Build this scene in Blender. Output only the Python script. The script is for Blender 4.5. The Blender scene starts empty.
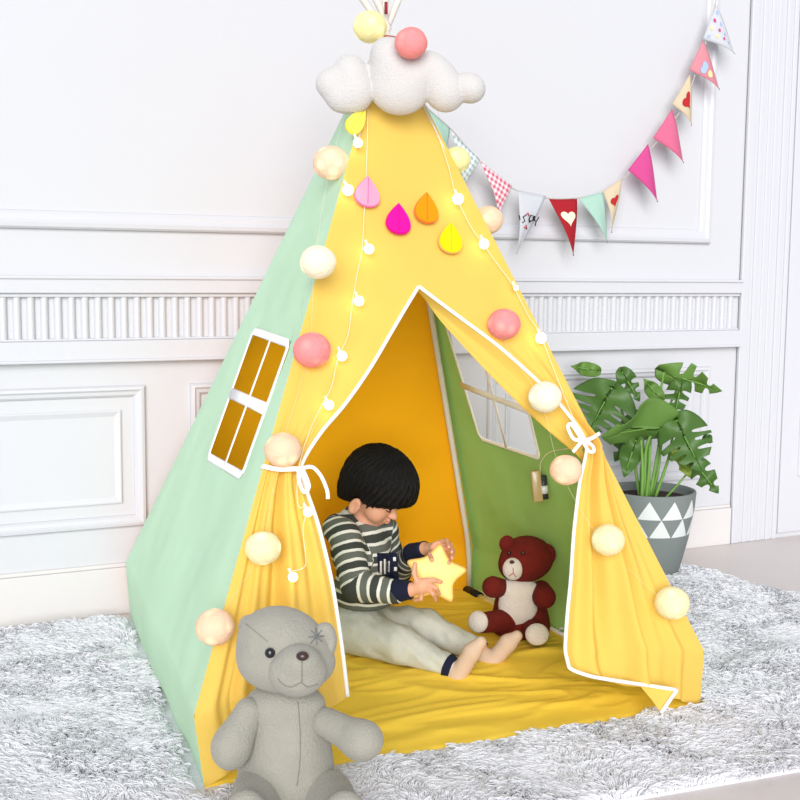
import bpy, bmesh, math, random
import numpy as np
from mathutils import Vector, noise
random.seed(4); RNG=np.random.default_rng(4)
S=bpy.context.scene; COL=S.collection
def V(*a): return np.array(a,float)
def nrm(v): v=np.asarray(v,float); return v/np.linalg.norm(v)

# ------------------------------------------------------------------ camera
CF,CH,CP,CYW,CX,CY,CR=1169.787,1.07173,.1096,.38464,-1.12681,-2.90508,.00907
CO=V(CX,CY,CH)
Fv=V(math.sin(CYW)*math.cos(CP),math.cos(CYW)*math.cos(CP),-math.sin(CP))
Rv=V(math.cos(CYW),-math.sin(CYW),0); Uv=np.cross(Rv,Fv)
R2=Rv*math.cos(CR)+Uv*math.sin(CR); U2=-Rv*math.sin(CR)+Uv*math.cos(CR)
HV=V(math.sin(CYW),math.cos(CYW),0)                 # horizontal viewing direction
cam=bpy.data.cameras.new('camera'); co=bpy.data.objects.new('camera',cam); COL.objects.link(co)
from mathutils import Matrix
M=Matrix(((R2[0],U2[0],-Fv[0],CX),(R2[1],U2[1],-Fv[1],CY),(R2[2],U2[2],-Fv[2],CH),(0,0,0,1)))
co.matrix_world=M; cam.sensor_width=36; cam.lens=CF/800*36; cam.clip_start=.05
S.camera=co
def rayd(x,y): return Fv+R2*(x-400)/CF+U2*(400-y)/CF
def atp(x,y,n,c):
    d=rayd(x,y); return CO+d*((c-CO@n)/(d@n))
def D3(x,y,D):                                     # point at horizontal distance D
    d=rayd(x,y); return CO+d*(D/(d@HV))
def G(x,y,z=0): return atp(x,y,V(0,0,1),z)
def DG(x,y): return (G(x,y)-CO)@HV
def DD(p): return (np.asarray(p)-CO)@HV

# ------------------------------------------------------------------ materials
def lin(c):
    if isinstance(c,str): c=[int(c[i:i+2],16)/255 for i in (0,2,4)]
    return tuple(x/12.92 if x<=.04045 else ((x+.055)/1.055)**2.4 for x in c)+(1,)
def mat(name,c,rough=.8,bump=0,bscale=200,trans=0,noisec=0,nscale=30,emis=None,es=0,sheen=0,stretch=None,spec=.3,c2=None):
    m=bpy.data.materials.new(name); m.use_nodes=True; nt=m.node_tree; N=nt.nodes; L=nt.links
    b=N['Principled BSDF']; out=N['Material Output']
    b.inputs['Base Color'].default_value=lin(c); b.inputs['Roughness'].default_value=rough
    b.inputs['Specular IOR Level'].default_value=spec
    tc=N.new('ShaderNodeTexCoord'); src=tc.outputs['Object']
    if stretch:
        mp=N.new('ShaderNodeMapping'); mp.inputs['Scale'].default_value=stretch; L.new(src,mp.inputs[0]); src=mp.outputs[0]
    colout=None
    if noisec:
        nz=N.new('ShaderNodeTexNoise'); nz.inputs['Scale'].default_value=nscale; nz.inputs['Detail'].default_value=5; L.new(src,nz.inputs[0])
        mx=N.new('ShaderNodeMix'); mx.data_type='RGBA'; L.new(nz.outputs[0],mx.inputs[0])
        a=lin(c); mx.inputs[6].default_value=tuple(min(1,x*(1+noisec)) for x in a[:3])+(1,)
        mx.inputs[7].default_value=lin(c2) if c2 else tuple(x*(1-noisec) for x in a[:3])+(1,)
        colout=mx.outputs[2]; L.new(colout,b.inputs['Base Color'])
    if bump:
        n2=N.new('ShaderNodeTexNoise'); n2.inputs['Scale'].default_value=bscale; n2.inputs['Detail'].default_value=4; L.new(src,n2.inputs[0])
        bp=N.new('ShaderNodeBump'); bp.inputs['Strength'].default_value=bump; bp.inputs['Distance'].default_value=.01; L.new(n2.outputs[0],bp.inputs['Height']); L.new(bp.outputs[0],b.inputs['Normal'])
    if sheen: b.inputs['Sheen Weight'].default_value=sheen
    if emis: b.inputs['Emission Color'].default_value=lin(emis); b.inputs['Emission Strength'].default_value=es
    if trans:
        t=N.new('ShaderNodeBsdfTranslucent'); t.inputs[0].default_value=lin(c)
        if colout: L.new(colout,t.inputs[0])
        ms=N.new('ShaderNodeMixShader'); ms.inputs[0].default_value=trans; L.new(b.outputs[0],ms.inputs[1]); L.new(t.outputs[0],ms.inputs[2]); L.new(ms.outputs[0],out.inputs[0])
    return m
def math_node(N,L,op,a,b=None):
    n=N.new('ShaderNodeMath'); n.operation=op
    for i,x in enumerate((a,b)):
        if x is None: continue
        if isinstance(x,(int,float)): n.inputs[i].default_value=x
        else: L.new(x,n.inputs[i])
    return n.outputs[0]

# ------------------------------------------------------------------ objects
def tag(o,label=None,cat=None,group=None,kind=None):
    if label: o['label']=label
    if cat: o['category']=cat
    if group: o['group']=group
    if kind: o['kind']=kind
    return o
def empty(name,loc):
    o=bpy.data.objects.new(name,None); o.empty_display_size=.05; COL.objects.link(o); o.location=[float(x) for x in loc]; return o
def link(name,me,m,parent=None,smooth=True):
    o=bpy.data.objects.new(name,me); COL.objects.link(o)
    if m: me.materials.append(m)
    if smooth: me.polygons.foreach_set('use_smooth',[True]*len(me.polygons))
    if parent is not None:
        o.parent=parent
        w=Vector((0,0,0)); p=parent
        while p: w+=p.location; p=p.parent
        o.location=-w if parent.parent is None else -w
        if parent.parent is not None: o.location=-w
    return o
class MB:
    def __init__(s): s.v=[]; s.f=[]
    def add(s,vs,fs):
        k=len(s.v); s.v+= [tuple(float(c) for c in p) for p in vs]; s.f+=[tuple(i+k for i in f) for f in fs]; return s
    def build(s,name,m,parent=None,smooth=True,weld=0,solid=0,sub=0,bevel=0):
        me=bpy.data.meshes.new(name); me.from_pydata(s.v,[],s.f)
        if weld:
            bm=bmesh.new(); bm.from_mesh(me); bmesh.ops.remove_doubles(bm,verts=bm.verts,dist=weld); bm.to_mesh(me); bm.free()
        o=link(name,me,m,parent,smooth)
        if sub: x=o.modifiers.new('s','SUBSURF'); x.levels=sub; x.render_levels=sub
        if solid: x=o.modifiers.new('t','SOLIDIFY'); x.thickness=solid; x.offset=0
        if bevel: x=o.modifiers.new('b','BEVEL'); x.width=bevel; x.segments=2; x.limit_method='ANGLE'
        return o
def fixn(o):
    bm=bmesh.new(); bm.from_mesh(o.data); bmesh.ops.recalc_face_normals(bm,faces=bm.faces); bm.to_mesh(o.data); bm.free(); return o
def gridm(P):                                       # P[i][j] points -> verts, faces
    n=len(P); m=len(P[0]); vs=[p for r in P for p in r]
    return vs,[(i*m+j,i*m+j+1,(i+1)*m+j+1,(i+1)*m+j) for i in range(n-1) for j in range(m-1)]
def catmull(P,n=8,closed=False):
    P=[np.asarray(p,float) for p in P]; out=[]; N=len(P)
    for i in range(N if closed else N-1):
        if closed: a,b,c,d=P[(i-1)%N],P[i],P[(i+1)%N],P[(i+2)%N]
        else: b,c=P[i],P[i+1]; a=P[i-1] if i else 2*b-c; d=P[i+2] if i+2<N else 2*c-b
        for k in range(n):
            t=k/n; out.append(.5*((2*b)+(c-a)*t+(2*a-5*b+4*c-d)*t*t+(-a+3*b-3*c+d)*t**3))
    if not closed: out.append(P[-1])
    return out
def tube(P,r,seg=8,flat=1,closed=False,up=None,caps=True):
    P=[np.asarray(p,float) for p in P]; n=len(P); rs=r if hasattr(r,'__len__') else [r]*n; vs=[]; fs=[]
    prev=None
    for i,p in enumerate(P):
        if closed: t=nrm(P[(i+1)%n]-P[i-1])
        else: t=nrm(P[min(i+1,n-1)]-P[max(i-1,0)])
        if prev is None:
            a=V(0,0,1) if abs(t[2])<.9 else V(1,0,0)
            if up is not None: a=np.asarray(up,float)
        else: a=prev if up is None else np.asarray(up,float)
        x=nrm(a-t*(a@t)); prev=x; y=np.cross(t,x)
        for k in range(seg):
            an=2*math.pi*k/seg; vs.append(p+x*math.cos(an)*rs[i]*flat+y*math.sin(an)*rs[i])
    for i in range(n if closed else n-1):
        j=(i+1)%n
        for k in range(seg): fs.append((i*seg+k,i*seg+(k+1)%seg,j*seg+(k+1)%seg,j*seg+k))
    if not closed and caps: fs.append(tuple(range(seg))[::-1]); fs.append(tuple((n-1)*seg+k for k in range(seg)))
    return vs,fs
def box(c,s,ax=None):
    ax=ax or (V(1,0,0),V(0,1,0),V(0,0,1)); c=np.asarray(c,float); vs=[]
    for i in (-1,1):
        for j in (-1,1):
            for k in (-1,1): vs.append(c+ax[0]*i*s[0]/2+ax[1]*j*s[1]/2+ax[2]*k*s[2]/2)
    return vs,[(0,1,3,2),(4,6,7,5),(0,4,5,1),(2,3,7,6),(0,2,6,4),(1,5,7,3)]
def sphere(c,r,seg=24,ring=14,ax=None):
    r=r if hasattr(r,'__len__') else (r,r,r); ax=ax or (V(1,0,0),V(0,1,0),V(0,0,1)); c=np.asarray(c,float)
    vs=[c+ax[2]*r[2]]
    for i in range(1,ring):
        a=math.pi*i/ring
        for k in range(seg):
            b=2*math.pi*k/seg; vs.append(c+ax[0]*r[0]*math.sin(a)*math.cos(b)+ax[1]*r[1]*math.sin(a)*math.sin(b)+ax[2]*r[2]*math.cos(a))
    vs.append(c-ax[2]*r[2]); fs=[]
    for k in range(seg): fs.append((0,1+k,1+(k+1)%seg)); fs.append((len(vs)-1,1+(ring-2)*seg+(k+1)%seg,1+(ring-2)*seg+k))
    for i in range(ring-2):
        for k in range(seg): a=1+i*seg+k; b=1+i*seg+(k+1)%seg; fs.append((a,a+seg,b+seg,b))
    return vs,fs

# ------------------------------------------------------------------ soft bodies: smooth-blended volumes -> surface
class Soft:
    def __init__(s,lo,hi,h):
        s.lo=np.asarray(lo,float); s.h=h; s.n=np.ceil((np.asarray(hi)-s.lo)/h).astype(int)+1
        s.a=np.full(s.n,.05,np.float32)
    def _sub(s,lo,hi,k):
        i0=np.maximum(((lo-k-3*s.h-s.lo)/s.h).astype(int),0); i1=np.minimum(((hi+k+3*s.h-s.lo)/s.h).astype(int)+2,s.n)
        if (i1<=i0).any(): return None
        sl=tuple(slice(a,b) for a,b in zip(i0,i1))
        g=np.meshgrid(*[s.lo[q]+s.h*np.arange(i0[q],i1[q]) for q in range(3)],indexing='ij')
        return sl,g
    def _mix(s,sl,d,k,op):
        a=s.a[sl]
        if op=='sub': d=-d; hh=np.maximum(k-np.abs(a-d),0)/k; s.a[sl]=np.maximum(a,d)+hh*hh*k/4
        else: hh=np.maximum(k-np.abs(a-d),0)/k; s.a[sl]=np.minimum(a,d)-hh*hh*k/4
    def cap(s,a,b,ra,rb=None,k=.01,op='add'):
        a=np.asarray(a,float); b=np.asarray(b,float); rb=ra if rb is None else rb; R=max(ra,rb)
        q=s._sub(np.minimum(a,b)-R,np.maximum(a,b)+R,k)
        if q is None: return s
        sl,(X,Y,Z)=q; ab=b-a; L2=ab@ab+1e-12
        t=np.clip(((X-a[0])*ab[0]+(Y-a[1])*ab[1]+(Z-a[2])*ab[2])/L2,0,1)
        d=np.sqrt((X-a[0]-t*ab[0])**2+(Y-a[1]-t*ab[1])**2+(Z-a[2]-t*ab[2])**2)-(ra+(rb-ra)*t)
        s._mix(sl,d.astype(np.float32),k,op); return s
    def ell(s,c,r,ax=None,k=.01,op='add'):
        c=np.asarray(c,float); r=np.asarray(r,float) if hasattr(r,'__len__') else V(r,r,r); R=r.max()
        q=s._sub(c-R,c+R,k)
        if q is None: return s
        sl,(X,Y,Z)=q; P=[X-c[0],Y-c[1],Z-c[2]]
        if ax is not None: P=[P[0]*v[0]+P[1]*v[1]+P[2]*v[2] for v in ax]
        k0=np.sqrt(sum((p/q2)**2 for p,q2 in zip(P,r))); k1=np.sqrt(sum((p/q2**2)**2 for p,q2 in zip(P,r)))+1e-9
        s._mix(sl,(k0*(k0-1)/k1).astype(np.float32),k,op); return s
    def cut(s,p,n,k=.006):                         # remove the side n points to
        n=nrm(n); p=np.asarray(p,float)
        g=np.meshgrid(*[s.lo[q]+s.h*np.arange(s.n[q]) for q in range(3)],indexing='ij')
        d=((g[0]-p[0])*n[0]+(g[1]-p[1])*n[1]+(g[2]-p[2])*n[2]).astype(np.float32)
        a=s.a; hh=np.maximum(k-np.abs(a-d),0)/k; s.a=np.maximum(a,d)+hh*hh*k/4; return s
    def mesh(s,name,m,parent=None,disp=None):
        a=s.a; sg=a<0; n=a.shape
        cnt=np.zeros([x-1 for x in n],np.int8)
        for i in (0,1):
            for j in (0,1):
                for k in (0,1): cnt+=sg[i:n[0]-1+i,j:n[1]-1+j,k:n[2]-1+k]
        act=(cnt>0)&(cnt<8); idx=np.argwhere(act); vid=-np.ones(cnt.shape,np.int64); vid[act]=np.arange(len(idx))
        acc=np.zeros((len(idx),3)); num=np.zeros(len(idx))
        cs=[(i,j,k) for i in (0,1) for j in (0,1) for k in (0,1)]
        for c1 in cs:
            for ax in range(3):
                if c1[ax]: continue
                c2=list(c1); c2[ax]=1
                A=a[idx[:,0]+c1[0],idx[:,1]+c1[1],idx[:,2]+c1[2]]; B=a[idx[:,0]+c2[0],idx[:,1]+c2[1],idx[:,2]+c2[2]]
                mk=(A<0)!=(B<0); t=np.where(mk,A/(A-B+1e-20),0); P=np.tile(np.array(c1,float),(len(idx),1)); P[:,ax]=t
                acc[mk]+=P[mk]; num[mk]+=1
        vs=(idx+acc/num[:,None])*s.h+s.lo; fs=[]
        for ax in range(3):
            o=[q for q in range(3) if q!=ax]
            s0=[slice(None)]*3; s1=[slice(None)]*3; s0[ax]=slice(0,n[ax]-1); s1[ax]=slice(1,n[ax])
            A=sg[tuple(s0)]; B=sg[tuple(s1)]; E=np.argwhere(A!=B); E=E[(E[:,o[0]]>0)&(E[:,o[1]]>0)&(E[:,o[0]]<n[o[0]]-1)&(E[:,o[1]]<n[o[1]]-1)]
            q=[]
            for da,db in ((-1,-1),(0,-1),(0,0),(-1,0)):
                e=E.copy(); e[:,o[0]]+=da; e[:,o[1]]+=db; q.append(vid[e[:,0],e[:,1],e[:,2]])
            Q=np.stack(q,1); fl=A[E[:,0],E[:,1],E[:,2]]
            if ax==1: fl=~fl
            Q[~fl]=Q[~fl][:,::-1]; fs.append(Q)
        F=np.concatenate(fs)
        me=bpy.data.meshes.new(name); me.vertices.add(len(vs)); me.vertices.foreach_set('co',vs.astype(np.float32).ravel())
        me.loops.add(F.size); me.loops.foreach_set('vertex_index',F.astype(np.int32).ravel()); me.polygons.add(len(F)); me.polygons.foreach_set('loop_start',np.arange(0,F.size,4,dtype=np.int32)); me.polygons.foreach_set('loop_total',np.full(len(F),4,np.int32))
        me.update(calc_edges=True); me.validate()
        o=link(name,me,m,parent); o_v=vs
        return o,o_v
def bounds(pts,pad):
    P=np.array(pts); return P.min(0)-pad,P.max(0)+pad

# ================================================================== ROOM
WA,WB=.7659,.05495
wn=nrm(V(WB,-1,0)); ws=nrm(V(1,WB,0)); W0=V(0,WA,0)        # wall normal (towards room), direction, origin
def W(s,z,o=0): return W0+ws*s+wn*o+V(0,0,z)
def wl(x,y,o=0):
    p=atp(x,y,wn,wn@(W0+wn*o)); return (p-W0)@ws,p[2]
wax=(ws,wn,V(0,0,1))
M_wall=mat('white_wall_paint','cacace',.55,.03,60)
M_trim=mat('white_gloss_trim','cbcbd0',.35)
M_floor=mat('pale_floor','d6ccc8',.3,noisec=.03,nscale=6,spec=.4)
b=MB(); b.add(*box(W(.6,1.6,-.1),(5.4,.2,3.4),wax)); tag(b.build('wall_back',M_wall,smooth=False),kind='structure')
b=MB(); b.add([(-3.2,-3.4,0),(4,-3.4,0),(4,1.6,0),(-3.2,1.6,0),(-3.2,-3.4,-.1),(4,-3.4,-.1),(4,1.6,-.1),(-3.2,1.6,-.1)],[(0,1,2,3),(7,6,5,4),(0,4,5,1),(1,5,6,2),(2,6,7,3),(3,7,4,0)]); tag(b.build('floor',M_floor,smooth=False),kind='structure')
SL,SR=-2.0,wl(737,300)[0]
trimn=[0]
def trim(bm,m=None,bevel=0):
    trimn[0]+=1; return tag(bm.build('trim_%d'%trimn[0],m or M_trim,smooth=False,bevel=bevel),kind='structure')
def hbar(bm,s0,s1,z0,z1,o): bm.add(*box(W((s0+s1)/2,(z0+z1)/2,o/2),(s1-s0,o,z1-z0),wax))
b=MB(); hbar(b,SL,SR,0,.148,.018); hbar(b,SL,SR,.148,.16,.011); tag(b.build('baseboard_back',mat('warm_white_baseboard','d4d0cf',.4),smooth=False,bevel=.003),kind='structure')
# dado band with reeded ribs
b=MB(); hbar(b,SL,SR,.998,1.046,.03); hbar(b,SL,SR,1.040,1.05,.037); hbar(b,SL,SR,.797,.855,.03); hbar(b,SL,SR,.79,.799,.037); hbar(b,SL,SR,.986,.998,.018); hbar(b,SL,SR,.855,.862,.018)
trim(b,bevel=.003)
b=MB(); st=wl(14,320)[0]-wl(0,320)[0]; s=SL
while s<SR-.02:
    P=[]
    for k in range(9):
        a=math.pi*k/8; P.append((s+st*.5-math.cos(a)*st*.31,math.sin(a)*.014))
    b.add(*gridm([[W(q,.858,o) for q,o in P],[W(q,.99,o) for q,o in P]])); s+=st
trim(b)
def frame(s0,s1,z0,z1,prof):
    bm=MB(); R=[]
    for w,p in prof: R.append([W(s0+w,z0+w,p),W(s1-w,z0+w,p),W(s1-w,z1-w,p),W(s0+w,z1-w,p)])
    for r in R: r.append(r[0])
    bm.add(*gridm(R)); return bm
PF=[(0,0),(0,.012),(.004,.018),(.012,.02),(.018,.014),(.028,.012),(.034,.006),(.036,0)]
# large upper panel frame
s1=wl(713,120)[0]; z0=wl(0,231)[1]+.022
trim(frame(-2.4,s1,z0-.012,3.0,[(w*1.5,p*1.1) for w,p in PF]))
# lower panels: outer moulding and raised field
def lowpanel(a,c):
    trim(frame(a,c,.275,.715,PF))
    bm=MB(); i=.075
    R=[[W(a+w,.275+w,p),W(c-w,.275+w,p),W(c-w,.715-w,p),W(a+w,.715-w,p)] for w,p in ((i,0),(i,.009),(i+.004,.010),(i+.02,.004))]
    for r in R: r.append(r[0])
    bm.add(*gridm(R)); r=R[-1]; bm.add(r[:4],[(0,1,2,3)]); trim(bm)
e1=wl(145,450)[0]; e2=wl(190,430)[0]; e3=wl(706,430)[0]
lowpanel(-2.4,e1); lowpanel(e2,e2+.93); lowpanel(e2+.93+(e2-e1),e3)
# door casing and door
c0=wl(738,300)[0]; c1=wl(784,300)[0]; cw=c1-c0
b=MB()
for a0,a1,o in ((0,1,.012),(0,.16,.020),(.24,.34,.018),(.42,.5,.017),(.56,.64,.017),(.74,.84,.019),(.9,1,.018)):
    b.add(*box(W(c0+cw*(a0+a1)/2,1.55,o/2),(cw*(a1-a0),o,3.1),wax))
trim(b,bevel=.004)
b=MB(); b.add(*box(W(c1+.46,1.56,.006),(.9,.012,3.08),wax)); d=b.build('door_1',M_trim,smooth=False,bevel=.003); tag(d,kind='structure')
b=MB(); hbar(b,c1+.1,c1+.84,.25,.95,.02); hbar(b,c1+.1,c1+.84,1.1,2.9,.02); b.build('door_panel',M_trim,d,smooth=False,bevel=.006)
M_gap=mat('dark_gap','6a6d74',.9)
b=MB(); hbar(b,c1-.001,c1+.011,.012,3.1,.004); b.build('door_gap',M_gap,d,smooth=False)

# ================================================================== TENT
A=V(0,-.0,1.70)
GFL,GFR,GBL,GBR=V(-.6255,-.614,0),V(.6215,-.5886,0),V(-.577,.633,0),V(.548,.5825,0)
ZB=.15
def low(g): return g*1.02+V(0,0,ZB)
FL,FR,BL,BR=map(low,(GFL,GFR,GBL,GBR)); FR=FR+V(-.015,0,0); FL=FL+V(-.012,0,.02); BL=BL+V(0,0,.03)
def onseam(c,z): return A+(c-A)*((A[2]-z)/(A[2]-c[2]))
def pl(a,c): n=nrm(np.cross(a-A,c-A)); return n if n@(V(0,0,.3)-A)<0 or True else -n
def mkplane(a,c):
    n=nrm(np.cross(a-A,c-A)); 
    if n@(V(0,0,.5)-A)>0: n=-n
    return n,n@A
NF,cF=mkplane(FL,FR); NR_,cR=mkplane(FR,BR); NL_,cL=mkplane(FL,BL); NB_,cB=mkplane(BL,BR)
def front(x,y,off=0): return atp(x,y,NF,cF+off)
def right(x,y,off=0): return atp(x,y,NR_,cR+off)
def left(x,y,off=0): return atp(x,y,NL_,cL+off)
ZT=1.50
M_yel=mat('yellow_canvas','ffd76c',.85,.12,500,trans=.35,noisec=.03,nscale=8)
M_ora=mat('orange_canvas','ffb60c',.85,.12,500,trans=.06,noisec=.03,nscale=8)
M_grn=mat('mint_canvas','d0f6da',.85,.12,500,trans=.25,noisec=.03,nscale=8)
M_grn2=mat('leaf_green_canvas','9fcc72',.85,.12,500,trans=.12,noisec=.05,nscale=5)
M_mat=mat('golden_floor_cloth','ffd44a',.8,.15,300,noisec=.06,nscale=9)
M_white=mat('white_webbing','fafafa',.7,.1,800)
M_seam=mat('pale_seam_tape','e2e5d6',.7,.1,800)
M_pole=mat('pale_wood_pole','d9d2c8',.5,noisec=.1,nscale=20)
M_blk=mat('black_plastic','15161a',.5)
tent=empty('play_tent',(0,0,0)); tag(tent,'yellow and mint canvas play tent on poles with tied-back curtains and orange floor','tent')
def lerp(a,b,t): return a+(b-a)*t
def wob(p,n,amp,sc=4.): return p+n*amp*noise.noise(Vector([float(c)*sc for c in p]))
# --- plain or windowed side panels
def sdist(p):
    d=1e9
    for c,g in ((FL,GFL),(FR,GFR),(BL,GBL),(BR,GBR)):
        for a,b2 in ((A,c),(c,g)):
            ab=b2-a; t=max(0,min(1,((p-a)@ab)/(ab@ab))); d=min(d,np.linalg.norm(p-a-ab*t))
    return d
def wobp(p,n): 
    f=min(1,sdist(p)/.08); return p+n*f*(.009*noise.noise(Vector([float(c)*3.5 for c in p]))+.003*noise.noise(Vector([float(c)*9 for c in p])))
def skirt(bm,a,b2,ga,gb,n,m=90):
    R=[]
    for i in range(6):
        t=i/5; R.append([wobp(lerp(lerp(a,b2,j/m),lerp(ga,gb,j/m)+V(0,0,.002),t),n)+n*.012*math.sin(math.pi*t)*math.sin(math.pi*j/m)**.5 for j in range(m+1)])
    bm.add(*gridm(R))
def quadpatch(bm,a0,a1,b0,b1,n,N=44,m=90,amp=.006):
    bm.add(*gridm([[wobp(lerp(lerp(a0,a1,j/m),lerp(b0,b1,j/m),i/N),n) for j in range(m+1)] for i in range(N+1)]))
def panel(name,m,c0,c1,g0,g1,n,hole=None,lab=None):
    bm=MB(); t0,t1=onseam(c0,ZT),onseam(c1,ZT)
    if hole is None: quadpatch(bm,t0,t1,c0,c1,n,60,90)
    else:
        h0,h1,h2,h3=hole       # top near c0, top near c1, bottom near c1, bottom near c0
        quadpatch(bm,t0,t1,h0,h1,n); quadpatch(bm,c1,c0,h2,h3,n); quadpatch(bm,t1,c1,h1,h2,n); quadpatch(bm,c0,t0,h3,h0,n)
    skirt(bm,c0,c1,g0,g1,n)
    o=fixn(bm.build(name,m,tent,weld=.0005)); 
    if lab: o['label']=lab
    return o
hl=[left(254,331),left(290,344),left(243,476),left(209,457)]
hr=[right(446,322),right(520,330),right(541,458),right(481,438)]
hr=[hr[0],right(511,333),right(541,458),right(481,438)]
panel('side_panel',M_grn,BL,FL,GBL,GFL,NL_,(hl[0],hl[1],hl[2],hl[3]),'mint green side panel')
panel('side_panel',M_grn2,FR,BR,GFR,GBR,NR_,(hr[1],hr[0],hr[3],hr[2]),'leaf green side panel')
panel('back_panel',M_ora,BR,BL,GBR,GBL,NB_,None,'orange back panel')
def strip(bm,P,w,n,th=.003,off=.004,closed=False):
    P=[p+n*off for p in P]; bm.add(*tube(P,w/2,seg=8,flat=th/w,closed=closed,up=n))
def windowtrim(h,n,off,w,w2,bars,m=M_white,name='window_trim'):
    bm=MB(); c=[]
    for i in range(4): c+= [lerp(h[i],h[(i+1)%4],t) for t in (.04,.25,.5,.75,.96)]
    strip(bm,c,w,n,off=off,closed=True); bm.build(name,m,tent)
    bm=MB()
    for a,c2,wd in bars: strip(bm,[lerp(a,c2,t) for t in (0,.33,.66,1)],wd,n,off=off*1.3)
    bm.build('window_bar',m,tent)
windowtrim(hl,NL_,.003,.022,.02,[(lerp(hl[0],hl[1],.55),lerp(hl[3],hl[2],.53),.016),(lerp(hl[0],hl[3],.5),lerp(hl[1],hl[2],.5),.03)])
windowtrim(hr,NR_,-.004,.014,.014,[(lerp(hr[0],hr[1],.5),lerp(hr[3],hr[2],.47),.014),(right(462,384),right(534,412),.022)],mat('pale_window_tape','fbfbf8',.7,.1,600))
M_film=bpy.data.materials.new('clear_window_film'); M_film.use_nodes=True
nt=M_film.node_tree; nb=nt.nodes['Principled BSDF']; nb.inputs['Roughness'].default_value=.15; nb.inputs['Base Color'].default_value=(.9,.92,.93,1)
tr=nt.nodes.new('ShaderNodeBsdfTransparent'); ms=nt.nodes.new('ShaderNodeMixShader'); ms.inputs[0].default_value=.12
nt.links.new(tr.outputs[0],ms.inputs[1]); nt.links.new(nb.outputs[0],ms.inputs[2]); nt.links.new(ms.outputs[0],nt.nodes['Material Output'].inputs[0])
b=MB(); b.add([h-NR_*.001 for h in hr],[(0,1,2,3)]); b.build('window_pane',M_film,tent,smooth=False)

# --- front curtains
cen=lambda z: atp(418,288,NF,cF)*0
def seamz(c,g,z):
    if z>=c[2]: return onseam(c,z)
    return lerp(g,c,z/c[2])
pk=front(418,287)
def topc(z):      # centre line of the front above the opening
    t0=lerp(onseam(FL,ZT),onseam(FR,ZT),.5); return lerp(pk,t0,(z-pk[2])/(ZT-pk[2]))
Lk=[(ZT,None),(1.3,None),(1.15,None),(pk[2],(418,287)),(.95,(396,324)),(.85,(370,368)),(.76,(345,404)),(.695,(322,431)),(.63,(305,457)),(.585,(301,472)),(.53,(307,493)),(.45,(319,528)),(.32,(332,585)),(.19,(340,637)),(.10,(344,668)),(.008,(347,697))]
Rk=[(ZT,None),(1.3,None),(1.15,None),(pk[2],(418,287)),(.97,(455,315)),(.87,(500,349)),(.78,(544,388)),(.71,(566,413)),(.66,(583,437)),(.625,(586,452)),(.56,(579,485)),(.46,(574,530)),(.34,(570,585)),(.22,(565,637)),(.12,(565,655)),(.06,(571,669)),(.006,(578,672))]
def densify(K,n):
    zs=[k[0] for k in K]; ps=[]
    for z,p in K: ps.append(topc(z) if p is None else front(*p))
    i0=3; up=ps[:i0+1]; lo=ps[i0:]
    out=[]
    for i in range(i0):
        for k in range(n): t=k/n; out.append((lerp(zs[i],zs[i+1],t),lerp(up[i],up[i+1],t)))
    C=catmull(lo,n)
    for q,p in enumerate(C):
        i=i0+q//n; t=(q%n)/n
        z=zs[-1] if i>=len(zs)-1 else lerp(zs[i],zs[i+1],t)
        out.append((z,p))
    return out
def curtain(K,c,g,ztie,ph,side):
    rows=[]; edge=[]; n=6; m=64
    for z,e in densify(K,n):
        s=seamz(c,g,z); row=[]
        h=max(0,pk[2]-z)
        dz=z-ztie
        if dz>=0: amp=.016*math.exp(-(dz/.10)**2); 
        else: amp=.015+.017*min(1,-dz/.3)
        amp2=.004*min(1,h/.2)
        for j in range(m+1):
            t=j/m
            tt=t
            p=lerp(s,e,tt)
            w=math.sin(math.pi*min(1,t*1.02))
            f=math.sin(2*math.pi*(3.3*t+ph))*.6+math.sin(2*math.pi*(6.1*t+ph*2+.3*z*3))*.3+math.sin(2*math.pi*(1.4*t+ph))*.5
            if z<ztie: f2=f
            else: f2=f
            off=amp*f2*min(1,t*5)*min(1,(1-t)*4+.15)+.022*w*math.exp(-(dz/.07)**2)
            if z>ztie and h>0: off+=amp2*math.sin(2*math.pi*(2.2*t+.2))*w
            off=max(off,-.004) if t<.22 else off; p=p+NF*off*min(1,t*8); p=wob(p,NF,.003*min(1,t*6),9); row.append(p)
        rows.append(row); edge.append((z,row[-1]))
    return rows,edge
rl,el=curtain(Lk,FL,GFL,.585,.15,-1); rr,er=curtain(Rk,FR,GFR,.63,.55,1)
bm=MB(); bm.add(*gridm(rl)); bm.add(*gridm(rr))
# return fold of the right curtain, turned inwards
A1=[p for z,p in er if .645<z<=pk[2]]
B1=catmull([front(x,y,-.035) for x,y in ((419,290),(437,316),(455,337),(472,356),(498,384),(522,408),(548,432),(575,455),(586,466))],8)
n1=40
def resamp(P,n):
    P=np.array(P); d=np.r_[0,np.cumsum(np.linalg.norm(np.diff(P,axis=0),axis=1))]; t=np.linspace(0,d[-1],n); return [V(*[np.interp(x,d,P[:,k]) for k in range(3)]) for x in t]
A1=resamp(A1,n1); B1=resamp(B1,n1)
bm.add(*gridm([[lerp(A1[i],B1[i],j/8)-NF*.012*math.sin(math.pi*j/8)+NF*.006*math.sin(j/8*12+i*.05)*min(1,i/12) for j in range(9)] for i in range(n1)]))
# corner of hem flipped over
c1=[front(640,686,.004),front(677,691,.004),front(660,713,.012)]
bm.add([front(571,669,0),front(605,679,.004),front(640,686,.006),front(677,691,.012),front(661,713,.012),front(652,700,.008)],[(2,5,4,3)])
fixn(bm.build('front_curtain',M_yel,tent,weld=.0003))
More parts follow.
